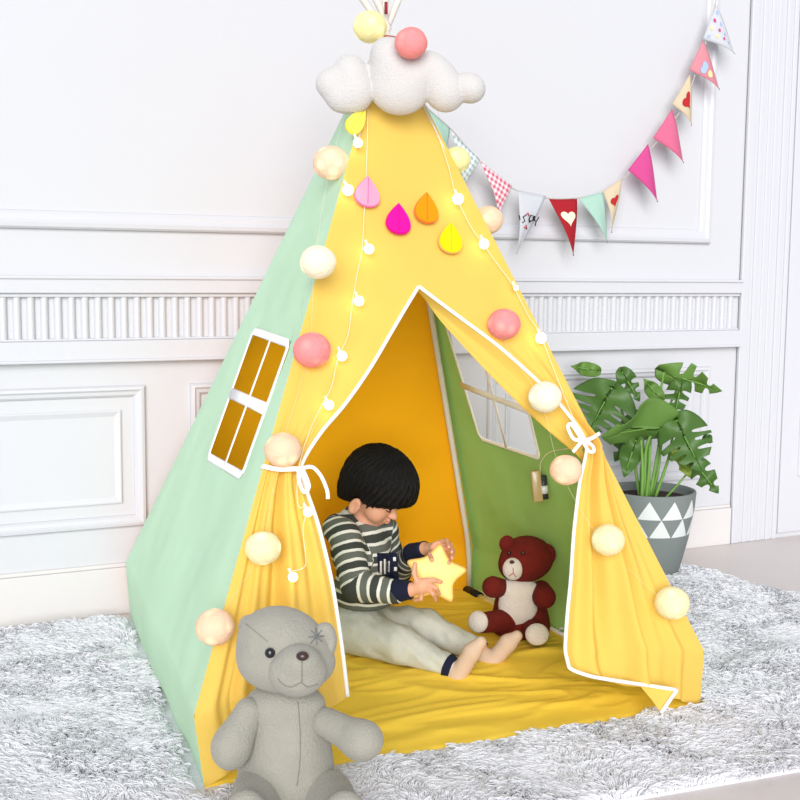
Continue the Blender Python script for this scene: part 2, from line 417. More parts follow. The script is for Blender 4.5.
# piping
b=MB(); P=[p+NF*.003 for z,p in el if z<=pk[2]+.001]; b.add(*tube(P,.0045,8)); b.build('piping',M_white,tent)
P=[p+NF*.004 for z,p in er if z<=pk[2]+.001]
b=MB(); hem=catmull([P[-10]]+[front(x,y,.012) for x,y in ((571,669),(590,676),(612,680),(645,685),(677,690))],6)
hem2=catmull([front(x,y,.016) for x,y in ((677,690),(670,700),(661,713))],5)
P2=P[:-12]+hem[4:]
b.add(*tube(P2,.0045,8)); b.add(*tube(hem2,.0045,8)); b.build('piping',M_white,tent)
# bottom hem of the flap in front of the opening
# --- interior corner tape, base piping, poles
b=MB(); P=[onseam(BR,z)-(NR_+NB_)*.012 for z in np.linspace(1.45,.15,14)]+[GBR*.98+V(0,0,.02)]; strip(b,P,.016,nrm(NR_-NB_),th=.008,off=0); b.build('seam_tape',M_seam,tent)
b=MB(); P=[lerp(GFR,GBR,t)*.985+V(0,0,.016) for t in np.linspace(.03,.97,12)]; b.add(*tube(P,.006)); b.build('piping',M_white,tent)
tops={'FL':(404,-14),'FR':(353,-14),'BL':(370,-14),'BR':(386,-14)}
for k,g in (('FL',GFL),('FR',GFR),('BL',GBL),('BR',GBR)):
    base=g*.985+V(0,0,.012); x,y=tops[k]; D=DD(A)+{'FL':.02,'FR':-.01,'BL':-.03,'BR':.03}[k]
    neck=lerp(base,A,.97); topP=D3(x,y,D+ (.02 if k in('BL','FR') else -.02))
    kn=A-nrm(V(g[0],g[1],0))*.008
    b=MB(); kc={'FL':FL,'FR':FR,'BL':BL,'BR':BR}[k]; kb0=kc*V(.955,.955,1); P=[base,lerp(base,kb0,.7),lerp(kb0,kn,.03),lerp(kb0,kn,.5),kn]+[lerp(kn,topP,t) for t in (.5,1)]
    b.add(*tube(P,.009,12)); o=b.build('pole',M_pole,tent)
b=MB()
for q in range(2): b.add(*tube([A+V(.022*math.cos(a),.022*math.sin(a),-.036+.011*q+.004*math.sin(a)) for a in np.linspace(0,2*math.pi,18)[:-1]],.004,6,closed=True))
b.build('rope_binding',mat('rust_rope','b8572c',.8,.3,400),tent)
b=MB(); b.add(*tube([D3(386,2,DD(A)-.035),D3(386,14,DD(A)-.035)],.0045,6)); b.build('rope_tail',mat('dark_red_cord','8d2a38',.8),tent)
b=MB(); p0=GBR*.93+V(-.02,-.03,.012); d0=nrm(GFR-GBR)
b.add(*tube([GBR*.95+V(0,0,.012),GBR*.95+V(0,0,.012)+d0*.09],.016,12)); b.build('pole_connector',M_blk,tent)
b=MB(); b.add(*tube([GBR*.95+V(0,0,.012)+d0*.08,GBR*.95+V(0,0,.012)+d0*.26],.010,12)); b.build('base_pole',mat('cream_pole','efe3c2',.5),tent)
# --- floor cloth with crumples
def tq(s,t): return lerp(lerp(GFL,GFR,s),lerp(GBL,GBR,s),t)
R=[]; N=150
for i in range(N+1):
    r=[]
    for j in range(N+1):
        p=tq(j/N,i/N)*.985; e=min(j/N,1-j/N,i/N,1-i/N)
        q=Vector((p[0]*3,p[1]*7,0)); 
        q=q+Vector((noise.noise(q*.7),noise.noise(q*.7+Vector((5,0,0))),0))*.7
        hgt=.5-abs(noise.noise(q*1.0)); h2=.5-abs(noise.noise(q*2.3+Vector((3,1,0))))
        z=.010+min(1,e*14)*(.026*max(0,hgt)**1.5+.018*max(0,h2)**2)
        r.append((p[0],p[1]-(.0 if e>0 else 0),z))
    R.append(r)
b=MB(); b.add(*gridm(R)); b.build('floor_cloth',M_mat,tent,solid=.004)
# front sill strip of the floor cloth
b=MB(); b.add(*gridm([[wob(lerp(GFL,GFR,j/40)*f+V(0,0,z),V(0,-1,0),.01,5) for j in range(41)] for f,z in ((.985,.014),(1.0,.012),(1.005,.002))])); b.build('floor_hem',M_mat,tent)
# --- tie ribbons
def rib(bm,pts,off,w=.012):
    P=catmull([front(x,y,o) for (x,y),o in zip(pts,off)],6); bm.add(*tube(P,w/2,8,flat=.3,up=NF))
b=MB()
rib(b,[(262,466),(278,469),(298,469),(304,473)],[.004,.03,.04,.03])
rib(b,[(300,469),(312,467),(321,476),(327,490),(328,499)],[.045]*5,.009)
rib(b,[(299,468),(299,480),(304,492),(309,486),(304,472),(300,468)],[.045]*6,.009)
rib(b,[(300,471),(306,482),(308,494)],[.042]*3,.008)
b.add(*sphere(front(300,470,.045),.009)); b.build('tie_ribbon',M_white,tent)
b=MB()
rib(b,[(572,422),(577,430),(583,440),(592,438),(600,433)],[.03,.04,.045,.04,.02],.010)
rib(b,[(582,440),(572,425),(568,427),(573,438),(581,441)],[.047]*5,.010)
rib(b,[(583,440),(592,445),(594,451),(589,451),(583,442)],[.047]*5,.009)
rib(b,[(583,440),(578,446),(573,452)],[.046]*3,.009)
b.add(*sphere(front(582,440,.048),.008)); b.build('tie_ribbon',M_white,tent)

# ================================================================== CLOUD CUSHION
def px2m(px,D): return px*D/CF
DA=DD(A)
def ctop(x,y,d=0): return D3(x,y,DA-.16+d)
M_cloud=mat('white_plush','d0cdcb',.95,.5,260,sheen=.3)
k=px2m(1,DA-.16)
lo,hi=bounds([ctop(312,35,-.1),ctop(488,122,.1),ctop(312,122,.1),ctop(488,35,-.1)],.06)
cl=Soft(lo,hi,.0035)
def ce(x,y,rx,ry,rd,k2=.004): cl.ell(ctop(x,y),(k*rx,k*ry,rd),(Rv,V(0,0,1),HV),k=k2)
for a in ((400,85,31,29,.052,.002),(394,62,22,22,.05,.03),(385,53,13,14,.04,.02),(418,74,14,16,.045,.03)): ce(*a)
g2=Soft(lo,hi,.0035); 
def grp(lst):
    for i,a in enumerate(lst): ce(a[0],a[1],a[2],a[3],a[4],.002 if i==0 else .022)
grp([(354,90,20,22,.045),(350,72,16,17,.04),(332,84,16,15,.035),(341,99,14,13,.035)])
grp([(443,88,19,21,.045),(437,73,15,16,.04),(428,64,12,12,.038),(448,95,15,15,.035)])
grp([(467,87,15,14,.034),(473,90,11,11,.03)])
cob,_=cl.mesh('cloud_cushion',M_cloud); tag(cob,'white plush cloud cushion tied at the top of the play tent','cushion')

# ================================================================== COTTON BALL GARLAND
def ballmat(name,c,e,es):
    m=mat(name,c,.8,.35,90,emis=e,es=es); nt=m.node_tree; N=nt.nodes; L=nt.links; b=N['Principled BSDF']
    tc=N.new('ShaderNodeTexCoord'); vz=N.new('ShaderNodeTexVoronoi'); vz.inputs['Scale'].default_value=26; L.new(tc.outputs['Object'],vz.inputs[0])
    r=N.new('ShaderNodeMapRange'); L.new(vz.outputs[0],r.inputs[0]); r.inputs[1].default_value=.02; r.inputs[2].default_value=.42; r.inputs[3].default_value=es*5; r.inputs[4].default_value=es
    L.new(r.outputs[0],b.inputs['Emission Strength']); return m
BM={'cream':ballmat('cream_cotton','e0d5a8','ffeeb4',.16),'ivory':ballmat('ivory_cotton','e2dac0','fff0d0',.15),'peach':ballmat('peach_cotton','e4bfa2','ffcfa0',.14),'pink':ballmat('pink_cotton','e08488','ffa080',.12),'yellow':ballmat('pale_yellow_cotton','e2d698','fff0a8',.14)}
t=empty('ball_string_light',front(400,110)); tag(t,'long string light of glowing cotton balls in cream, peach and pink down both tent edges','string light')
balls=[(215,627,20,'peach','f',.04),(263,548,18.5,'cream','f',.04),(283,450,19,'peach','f',.045),(312,350,19,'pink','f',.03),(318,262,18,'ivory','l',.03),(331,163,18,'peach','l',.03),(370,27,16.5,'yellow','d',-.10),
 (411,43,16,'pink','d',-.24),(456,160,14,'yellow','e',.0),(488,220,15,'peach','e',.0),(504,324,16.5,'pink','f',.03),(545,397,17,'ivory','f',.035),(566,470,16.5,'peach','f',.06),(608,540,17,'cream','f',.05),(672,603,18,'cream','f',.04)]
bp=[]
for x,y,r,c,md,off in balls:
    if md=='f': p=front(x,y,off)
    elif md=='l': p=left(x,y,off)
    elif md=='d': p=D3(x,y,DA+off)
    else: p=right(x-3,y,.0); p=D3(x,y,DD(front(x-2,y))+.075)
    R=px2m(r,DD(p)); bp.append((p,R))
    b=MB(); vs,fs=sphere(p,(R,R,R*.93),36,22); b.add([v+nrm(v-p)*R*.025*noise.noise(Vector([float(q)*45 for q in v])) for v in vs],fs)
    o=b.build('light_ball',BM[c],t); o['label']={'peach':'peach','cream':'cream','pink':'pink','ivory':'off-white','yellow':'pale yellow'}[c]+' cotton light ball'
M_cord=mat('pale_wire','efe6d0',.5)
M_clw=mat('clear_wire','efe6d0',.4); nt=M_clw.node_tree; tr=nt.nodes.new('ShaderNodeBsdfTransparent'); ms=nt.nodes.new('ShaderNodeMixShader'); ms.inputs[0].default_value=.3
nt.links.new(tr.outputs[0],ms.inputs[1]); nt.links.new(nt.nodes['Principled BSDF'].outputs[0],ms.inputs[2]); nt.links.new(ms.outputs[0],nt.nodes['Material Output'].inputs[0])
b=MB()
def cordpath(ps,sag=.0,n=8): return catmull(ps,n)
L_=[p-NF*R*.6 for p,R in bp[:5]]+[p for p,R in bp[5:7]]
b.add(*tube(catmull(L_,10),.0005,6))
Rr=[bp[7][0]]+[D3(436,108,DD(front(436,108))-.0)]+[p for p,R in bp[8:10]]+[p-NF*R*.6 for p,R in bp[10:]]
b.add(*tube(catmull([bp[6][0]]+Rr,10),.0005,6)); b.build('cord',M_clw,t)

# ================================================================== FAIRY LIGHTS
M_glow=mat('warm_bulb','fff6d8',.5,emis='fff0c8',es=4)
t=empty('fairy_light_string',front(430,120)); tag(t,'thin fairy light string with tiny warm glowing bulbs hanging over the yellow tent front','fairy lights')
fb=[(358,143,4.5),(348,190,5.5),(369,249,5),(359,301,5),(342,356,5),(329,405,5),(308,512,5),(293,577,5)]
fr=[(458,199,5.5),(484,244,5),(516,288,2.5),(541,338,5.5)]
for x,y,r in fb+fr:
    p=front(x,y,.03 if y<420 else .045); R=px2m(r,DD(p))*1.0; b=MB(); b.add(*sphere(p,R,16,10)); b.build('bulb',M_glow,t)
    b=MB(); b.add(*tube([p+V(-.004,0,R*.8),p+V(-.010,0,R*.8+.012)],.0035,8)); b.build('bulb_holder',M_cord,t)
b=MB()
b.add(*tube(catmull([front(x,y,o) for x,y,o in ((368,108,.012),(367,150,.01),(366,180,.014),(364,215,.012),(362,249,.012),(357,275,.012),(352,305,.014),(348,335,.016),(338,358,.02),(332,385,.02),(322,405,.024),(310,430,.03),(300,462,.045),(297,490,.04),(299,507,.04),(307,508,.045),(303,530,.04),(306,560,.045),(303,568,.045),(293,571,.045))],6),.0008,6))
b.add(*tube(catmull([front(x,y,o) for x,y,o in ((424,102,.01),(436,130,.012),(448,165,.012),(456,195,.022),(470,225,.012),(482,242,.022),(498,265,.012),(512,284,.012),(528,315,.012),(540,334,.022),(556,375,.012),(570,410,.02),(582,436,.04))],6),.0008,6))
b.add(*tube(catmull([front(x,y,o) for x,y,o in ((421,100,.012),(428,116,.015),(437,132,.01))],5),.0008,6))
b.build('cord',M_cord,t)
# battery box hanging inside by the window
t=empty('battery_box',right(541,490,-.03)); tag(t,'small clear battery box hanging inside the tent below the window','battery box')
p=right(540,486,-.03); M_clear=mat('clear_brown_plastic','a89468',.2,spec=.6); M_bat=mat('dark_battery','33363a',.35); M_sil=mat('silver_foil','c9ccd0',.25,spec=.8)
ax=(Rv,HV,nrm(V(0,0,1)+Rv*-.12)); ax=(nrm(Rv+V(0,0,.12)),HV,ax[2])
b=MB(); b.add(*box(p+Rv*-.009,(.028,.022,.088),ax)); b.build('case',M_clear,t,bevel=.004)
b=MB(); b.add(*tube([p+Rv*.010-ax[2]*.036,p+Rv*.010+ax[2]*.030],.011,12)); b.build('battery',M_bat,t)
b=MB(); b.add(*tube([p+Rv*.010-HV*.002-ax[2]*.020,p+Rv*.010-HV*.002+ax[2]*.002],.0118,12)); b.build('battery_band',M_sil,t)
b=MB(); b.add(*tube(catmull([p+V(0,0,.04),right(541,462,-.02),right(550,452,-.02),right(572,448,-.03)],6),.0014,6)); b.build('cord',M_cord,t)

# ================================================================== FELT RAINDROPS
def drop(x,y,wp,hp,c,c2,lab,name='felt_raindrop',off=.012,rot=0,P=front):
    p=P(x,y,off); D=DD(p); wm,hm=px2m(wp,D)/2,px2m(hp,D)
    up=nrm(np.cross(Rv-NF*(Rv@NF),-NF)); up=up if up[2]>0 else -up; rt=nrm(np.cross(up,NF)); rt=rt if rt@Rv>0 else -rt
    cr,sr=math.cos(rot),math.sin(rot); rt,up=rt*cr+up*sr,up*cr-rt*sr
    prof=[(math.sin(a)**1.0*math.sin(a/2)**1.5*1.42*wm,-math.cos(a)) for a in np.linspace(0,math.pi,22)]
    ol=[]
    for k in range(44):
        a=2*math.pi*k/44; xx=math.sin(a)*abs(math.sin(a/2))**1.1*wm*1.3; zz=math.cos(a)*hm/2
        ol.append((xx,zz))
    t=empty(name,p); tag(t,lab,'felt decoration','felt raindrops on the tent front')
    def layer(nm,o0,th,sc,mm):
        b=MB(); F0=[p+rt*a*sc+up*c3*sc+NF*(o0+th) for a,c3 in ol]; B0=[q-NF*th for q in F0]; n=len(ol)
        cf=p+NF*(o0+th*1.3); b.add([cf]+F0+B0,[(0,1+k,1+(k+1)%n) for k in range(n)]+[(1+k,1+n+k,1+n+(k+1)%n,1+(k+1)%n) for k in range(n)]+[tuple(1+n+k for k in range(n))]); fixn(b.build(nm,mm,t,smooth=False))
    layer('felt_back',0,.004,1.0,mat('felt_back',c2,.95,.2,500)); layer('felt_front',.004,.003,.95,mat('felt',c,.95,.2,500))
    b=MB(); b.add(*tube([p+NF*.0085+up*hm*.42*q for q in (-1,0,1)],.0009,6)); b.build('stitching',mat('stitch',c2,.9),t)
drop(367,192,27,34,'f898b4','f070a8','pale pink felt raindrop, leftmost and highest of the tent-front drops')
drop(398,219,27,34,'ff0896','e0007c','magenta felt raindrop on the yellow tent front')
drop(426,208,26,34,'f58e00','f07838','orange felt raindrop on the yellow tent front')
drop(450,238,26,34,'e0d400','e8b060','yellow-green felt raindrop, lowest on the tent front')
drop(357,121,18,34,'f4e25a','e8d040','yellow felt raindrop peeking out below the left end of the cloud cushion',off=.02,rot=-.5)

# ================================================================== BUNTING
BO=.085
def wallp(x,y,o=BO): return atp(x,y,wn,wn@(W0+wn*o))
t=empty('bunting',wallp(560,198)); tag(t,'string of mixed patterned fabric pennants hanging in a curve before the white wall','bunting')
cordpx=[(405,78),(428,108),(452,130),(478,160),(512,188),(545,198),(578,198),(603,194),(622,180),(632,170),(660,138),(684,105),(695,75),(705,45),(714,10),(722,-30)]
b=MB(); b.add(*tube(catmull([wallp(x,y) for x,y in cordpx],6),.0022,6)); b.build('cord',mat('grey_cord','b9b0ac',.8,.2,600),t)
def checkmat(name,c1,c2,sc,ax=(ws,V(0,0,1))):
    m=mat(name,c1,.85,.1,500); nt=m.node_tree; N=nt.nodes; L=nt.links; tc=N.new('ShaderNodeTexCoord')
    f=[]
    for a in ax:
        vm=N.new('ShaderNodeVectorMath'); vm.operation='DOT_PRODUCT'; L.new(tc.outputs['Object'],vm.inputs[0]); vm.inputs[1].default_value=tuple(a*sc)
        f.append(math_node(N,L,'LESS_THAN',math_node(N,L,'FRACT',vm.outputs[1]),.5))
    s=math_node(N,L,'MULTIPLY',math_node(N,L,'ADD',f[0],f[1]),.5); mx=N.new('ShaderNodeMix'); mx.data_type='RGBA'; L.new(s,mx.inputs[0]); mx.inputs[6].default_value=lin(c1); mx.inputs[7].default_value=lin(c2); L.new(mx.outputs[2],N['Principled BSDF'].inputs['Base Color']); return m
def pmat(n,c): return mat(n,c,.85,.1,500,trans=.25)
rot=lambda a:(ws*math.cos(a)+V(0,0,1)*math.sin(a),-ws*math.sin(a)+V(0,0,1)*math.cos(a))
M_mint=pmat('mint_cotton','b6d8ca'); M_beige=pmat('beige_cotton','dfceb2'); M_red=pmat('red_cotton','b5232f'); M_hotp=pmat('pink_dotted_cotton','da5598'); M_pk2=pmat('rose_cotton','e07498'); M_sal=pmat('salmon_cotton','e096a2'); M_wht=pmat('white_cotton','d8d9df')
M_gg=checkmat('grey_gingham','eef3f2','9fb4b4',55,rot(-.6)); M_rg=checkmat('red_gingham','f6e4e8','cf5a72',55,rot(-.5))
M_heartr=mat('dark_red_felt','b0242c',.9); M_heartc=mat('cream_felt','f2e3c6',.9); M_bk=mat('black_print','1a1a1c',.8); M_bl=mat('pale_blue_print','9fb8e0',.8); M_yp=mat('pale_yellow_print','f0d49a',.8)
def pennant(a,c,tip,m,lab,curl=.02,deco=()):
    pa,pc,pt=wallp(*a),wallp(*c),wallp(*tip); b=MB(); n=12
    def at(u,v):     # v down, u across
        q=lerp(lerp(pa,pc,u),pt,v); return q+wn*(curl*math.sin(math.pi*v*.9)*(.6+.4*math.sin(3*u+v*2)))
    b.add(*gridm([[at(j/8,i/n) for j in range(9)] for i in range(n+1)])); o=b.build('pennant',m,t,solid=.0015); o['label']=lab
    for kind,u0,v0,sc,mm in deco:
        L0=np.linalg.norm(pc-pa); H=np.linalg.norm(pt-lerp(pa,pc,.5))
        d=MB()
        ac=lambda x,y: at(u0+x*sc/max(.2,1-v0),v0+y*sc*L0/H)+wn*.003
        if kind=='heart':
            pts=[]
            for k in range(32):
                a2=2*math.pi*k/32; pts.append((.5*math.sin(a2)**3,-(.40625*math.cos(a2)-.156*math.cos(2*a2)-.0625*math.cos(3*a2)-.03*math.cos(4*a2))))
            vs=[ac(0,0)]+[ac(x,y) for x,y in pts]; d.add(vs,[(0,1+k,1+(k+1)%32) for k in range(32)]); d.build('heart',mm,o,smooth=False,solid=.002)
        elif kind=='dot':
            pts=[(.5*math.cos(2*math.pi*k/14),.5*math.sin(2*math.pi*k/14)) for k in range(14)]
            d.add([ac(0,0)]+[ac(x,y) for x,y in pts],[(0,1+k,1+(k+1)%14) for k in range(14)]); d.build('printed_dot',mm,o,smooth=False,solid=.0015)
        elif kind=='stroke':
            pass
    return o,at
pennant((425,107),(450,128),(444,156),M_mint,'mint green pennant half behind the tent')
pennant((452,132),(480,160),(462,186),M_gg,'grey and white gingham pennant')
pennant((480,161),(512,186),(498,214),M_rg,'red and white gingham pennant')
o,at=pennant((518,190),(546,196),(516,254),M_wht,'white pennant with black lettering and red rose')
for pts in ([(519,214),(519,220)],[(521,219),(525,216),(522,213),(526,211)],[(529,212),(526,216),(530,219),(533,215),(529,212)],[(531,209),(534,212),(532,217)],[(533,222),(535,214),(538,219)],[(537,213),(536,218)]):
    pass
def strokes(seq,m,name):
    for pts in seq:
        d=MB(); d.add(*tube([wallp(x,y,BO+.020) for x,y in pts],.0028,6,flat=.7)); d.build(name,m,o)
strokes([[(519,215),(520,220)],[(522,223),(525,221),(523,217),(526,215)],[(529,222),(533,220),(534,216),(531,215),(529,219),(530,222)],[(535,216),(534,221)],[(533,217),(536,222),(539,217)],[(536,222),(535,226)]],M_bk,'lettering')
strokes([[(525,216),(528,213),(529,216)],[(524,227),(527,229),(526,225)]],mat('rose_red_print','a8323f',.8),'rose')
pennant((549,199),(577,199),(573,256),M_red,'red pennant with cream heart',deco=[('heart',.5,.33,.5,M_heartc)])
pennant((578,198),(603,192),(607,243),M_mint,'mint green pennant')
pennant((603,191),(622,178),(611,233),M_beige,'beige pennant with red heart',deco=[('heart',.5,.34,.42,M_heartr)])
pennant((628,170),(648,144),(657,202),M_hotp,'bright pink pennant')
pennant((653,138),(672,109),(683,163),M_pk2,'rose pink pennant')
pennant((672,104),(690,74),(691,126),M_beige,'cream pennant with narrow red heart',deco=[('heart',.5,.34,.38,M_heartr)])
pennant((689,70),(703,40),(719,90),M_sal,'salmon pennant with blue and yellow marks',deco=[('dot',.45,.3,.22,M_bl),('dot',.35,.5,.2,M_yp),('dot',.25,.3,.2,M_bl)])
pennant((703,39),(716,4),(734,54),M_wht,'white pennant with coloured dots',deco=[('dot',.5+(i-(3-j)/2)*.25,.10+.19*j,.09*(1-.1*j),[M_bl,M_yp,M_hotp][(i+j)%3]) for j in range(4) for i in range(4-j)])

# ================================================================== PLANT
PD=DG(650,573); 
def pp(x,y,d=0): return D3(x,y,PD+d)
pc=G(649,577); pc=D3(649,562,PD); pc=V(pc[0],pc[1],0); zr=pp(649,489)[2]; Rt=px2m(44.5,PD)
t=empty('potted_monstera',pc); tag(t,'green split-leaf plant in a grey pot with white triangles behind the tent','plant')
M_pot=mat('grey_pot','7b8280',.6,.1,200); nt=M_pot.node_tree; N=nt.nodes; L=nt.links
tc=N.new('ShaderNodeTexCoord'); sx=N.new('ShaderNodeSeparateXYZ'); mp=N.new('ShaderNodeVectorMath'); mp.operation='SUBTRACT'; mp.inputs[1].default_value=tuple(pc); L.new(tc.outputs['Object'],mp.inputs[0]); L.new(mp.outputs[0],sx.inputs[0])
an=math_node(N,L,'ARCTAN2',sx.outputs[1],sx.outputs[0]); u=math_node(N,L,'ADD',math_node(N,L,'MULTIPLY',an,11/(2*math.pi)),11.35)
z1=zr-.018; rowh=.065
v=math_node(N,L,'DIVIDE',math_node(N,L,'SUBTRACT',z1+.0,sx.outputs[2]),rowh)     # 0 top .. 2 bottom, downwards
row=math_node(N,L,'FLOOR',v); vf=math_node(N,L,'FRACT',v)
uu=math_node(N,L,'FRACT',math_node(N,L,'ADD',u,math_node(N,L,'MULTIPLY',row,.5)))
tri=math_node(N,L,'LESS_THAN',math_node(N,L,'MULTIPLY',math_node(N,L,'ABSOLUTE',math_node(N,L,'SUBTRACT',uu,.5)),2.08),vf)
ins=math_node(N,L,'MULTIPLY',math_node(N,L,'GREATER_THAN',v,0),math_node(N,L,'LESS_THAN',v,2)); edge=math_node(N,L,'LESS_THAN',vf,.96)
fac=math_node(N,L,'MULTIPLY',math_node(N,L,'MULTIPLY',tri,ins),1)
mx=N.new('ShaderNodeMix'); mx.data_type='RGBA'; L.new(fac,mx.inputs[0]); mx.inputs[6].default_value=lin('7b8280'); mx.inputs[7].default_value=lin('dcdedd'); L.new(mx.outputs[2],N['Principled BSDF'].inputs['Base Color'])
prof=[(0,0),(.62*Rt,0),(.66*Rt,.01),(.86*Rt,zr*.45),(.97*Rt,zr*.8),(1.0*Rt,zr-.004),(.99*Rt,zr),(.93*Rt,zr),(.92*Rt,zr-.01),(.88*Rt,zr-.06)]
def lathe(bm,c,prof,seg=48): bm.add(*gridm([[c+V(r*math.cos(a),r*math.sin(a),z) for a in np.linspace(0,2*math.pi,seg+1)] for r,z in prof]))
b=MB(); lathe(b,pc,prof[:6]); fixn(b.build('pot',M_pot,t,weld=.0003)); b=MB(); lathe(b,pc,prof[5:]); fixn(b.build('pot_rim',mat('plain_grey_pot','7b8280',.6,.1,200),t,weld=.0003))
b=MB(); lathe(b,pc,[(0,zr-.028),(.5*Rt,zr-.024),(.9*Rt,zr-.03)]); b.build('soil',mat('dark_soil','3a2b24',.95,1,120,noisec=.4,nscale=60),t,weld=.0003)
M_leaf=mat('monstera_leaf','4c6f30',.45,.2,40,noisec=.22,nscale=14,trans=.15,spec=.4); M_leafy=mat('yellowing_leaf','7b8f35',.5,.2,40,noisec=.25,nscale=20,trans=.15); M_leafl=mat('light_leaf','64883e',.45,.2,40,noisec=.15,nscale=14,trans=.15); M_stem=mat('leaf_stem','6f9a45',.5,noisec=.15,nscale=20)
def leaf(base,tip,width,side,m,cuts=5,depth=.55,bend=.15,fold=.25,holes=0,seed=0,name='leaf'):
    """blade from base to tip, `side` = direction of width"""
    rn=random.Random(seed); depth=min(.85,depth*1.35); base=np.asarray(base); tip=np.asarray(tip); ax=tip-base; Ln=np.linalg.norm(ax); ax=ax/Ln; sd=nrm(side-ax*(np.asarray(side)@ax)); nn=np.cross(ax,sd)
    if nn@(-HV)<0 : nn=-nn
    b=MB(); n=130; m2=10
    def halfw(t): return width/2*(math.sin(math.pi*min(1,(t+.02)**.62))**.75)*(1.12-.25*t)
    for s in (-1,1):
        cutp=[.16+.7*(i+.5+rn.uniform(-.15,.15))/max(1,cuts) for i in range(cuts)]
        Rr=[]
        for i in range(n+1):
            t2=i/n; w0=halfw(t2) if 0<t2<1 else 0.0005
            c=0
            for cp in cutp:
                c=max(c,max(0,1-(abs(t2-cp)/(.7/max(1,cuts)*.24))**3)**.8)
            w=w0*(1-depth*c)
            r=[]
            for j in range(m2+1):
                q=j/m2*w; back=-.28*q*(1-t2*.6)*-1*1.0   # veins run forward to the tip
                p=base+ax*(t2*Ln+back*(.9 if t2<.97 else .2)-(.16*Ln*(q/max(w0,1e-6))**2*max(0,1-t2*5)))+sd*s*q
                p=p+nn*(-bend*Ln*(t2**2)-fold*q*q/width*1.6+.012*math.sin(t2*9+q*30))
                r.append(p)
            Rr.append(r)
        b.add(*gridm(Rr))
    o=b.build(name,m,t,weld=.0004,solid=.0012)
    v=MB(); v.add(*tube([base+ax*q*Ln+nn*(-bend*Ln*q*q+.002) for q in np.linspace(0,.95,12)],[.003*(1-q*.7) for q in np.linspace(0,.95,12)],6)); v.build('midrib',M_stem,o)
    return o
def stem(pts,r0=.006,r1=.004):
    P=catmull(pts,8); b=MB(); b.add(*tube(P,list(np.linspace(r0,r1,len(P))),8)); b.build('stem',M_stem,t)
zs=zr-.03
def root(x,d): p=pp(x,495,d); return V(p[0],p[1],zs)
up=V(0,0,1)
# big left leaf facing the room, tip down-left
leaf(pp(612,388,-.02),pp(588,432,-.06),px2m(70,PD),Rv*.9+up*.55,M_leaf,4,.52,.1,.12,seed=1)
stem([root(640,-.02),pp(632,450,.0),pp(620,405,.02),pp(612,388,-.02)])
# wide middle leaf pointing left, seen low
leaf(pp(668,424,-.06),pp(601,438,-.16),px2m(60,PD),up*.75-HV*.6,M_leafl,1,.25,.05,.3,seed=2)
stem([root(645,-.03),pp(646,450,-.04),pp(656,428,-.05),pp(668,424,-.06)])
# right leaf pointing down-right
leaf(pp(676,420,-.08),pp(703,472,-.14),px2m(52,PD),Rv*.85+up*.45,M_leaf,4,.5,.1,.3,seed=3)
stem([root(655,-.02),pp(668,460,-.02),pp(672,440,-.06),pp(676,420,-.08)])
# top right leaf
leaf(pp(664,372,0),pp(723,392,-.05),px2m(30,PD),up*.8-HV*.5+Rv*.1,M_leafl,3,.55,.05,.3,seed=4)
stem([root(648,.0),pp(650,440,.02),pp(657,410,.03),pp(664,372,.0)],.008,.004)
leaf(pp(660,399,0),pp(643,378,-.02),px2m(15,PD),Rv*.8+up*.4,M_leafl,0,0,.05,.3,seed=5)
leaf(pp(682,380,.0),pp(674,420,-.02),px2m(24,PD),Rv,M_leaf,3,.6,.1,.4,seed=6)
stem([root(650,.01),pp(662,430,.04),pp(672,400,.03),pp(682,380,.0)],.006,.003)
leaf(pp(636,440,-.05),pp(624,478,-.08),px2m(22,PD),Rv*.9+up*.2,M_leaf,0,0,.1,.4,seed=7)
leaf(pp(678,446,-.06),pp(690,478,-.09),px2m(20,PD),Rv*.8+up*.3,M_leafy,1,.3,.1,.3,seed=8)
leaf(pp(694,462,-.04),pp(719,494,-.08),px2m(24,PD),Rv*.7+up*.7,M_leaf,2,.5,.1,.3,seed=9)
stem([root(664,-.05),pp(680,482,-.06),pp(688,472,-.05),pp(694,462,-.04)],.004,.003)
leaf(pp(597,371,.03),pp(570,366,.0),px2m(14,PD),up,M_leafl,0,0,.05,.2,seed=10)
leaf(pp(704,437,-.04),pp(713,442,-.05),px2m(10,PD),up,M_leaf,0,0,.05,.2,seed=11)
leaf(pp(622,372,.04),pp(640,402,.02),px2m(20,PD),Rv*.8+up*.5,M_leaf,2,.5,.1,.2,seed=12)
leaf(pp(640,418,.08),pp(614,462,.05),px2m(30,PD),Rv*.8+up*.5,M_leaf,3,.5,.1,.2,seed=13)
for x,tx,ty,d in ((642,641,440,-.06),(646,650,446,-.04),(652,662,440,.02)): stem([root(x,d),pp((x+tx)/2+1,470,d),pp(tx,ty,d)],.007,.004)
b=MB(); b.add(*tube([root(643,-.02),pp(643,470,-.03),pp(644,448,-.03)],[.014,.011,.006],10)); b.build('stem',M_stem,t)

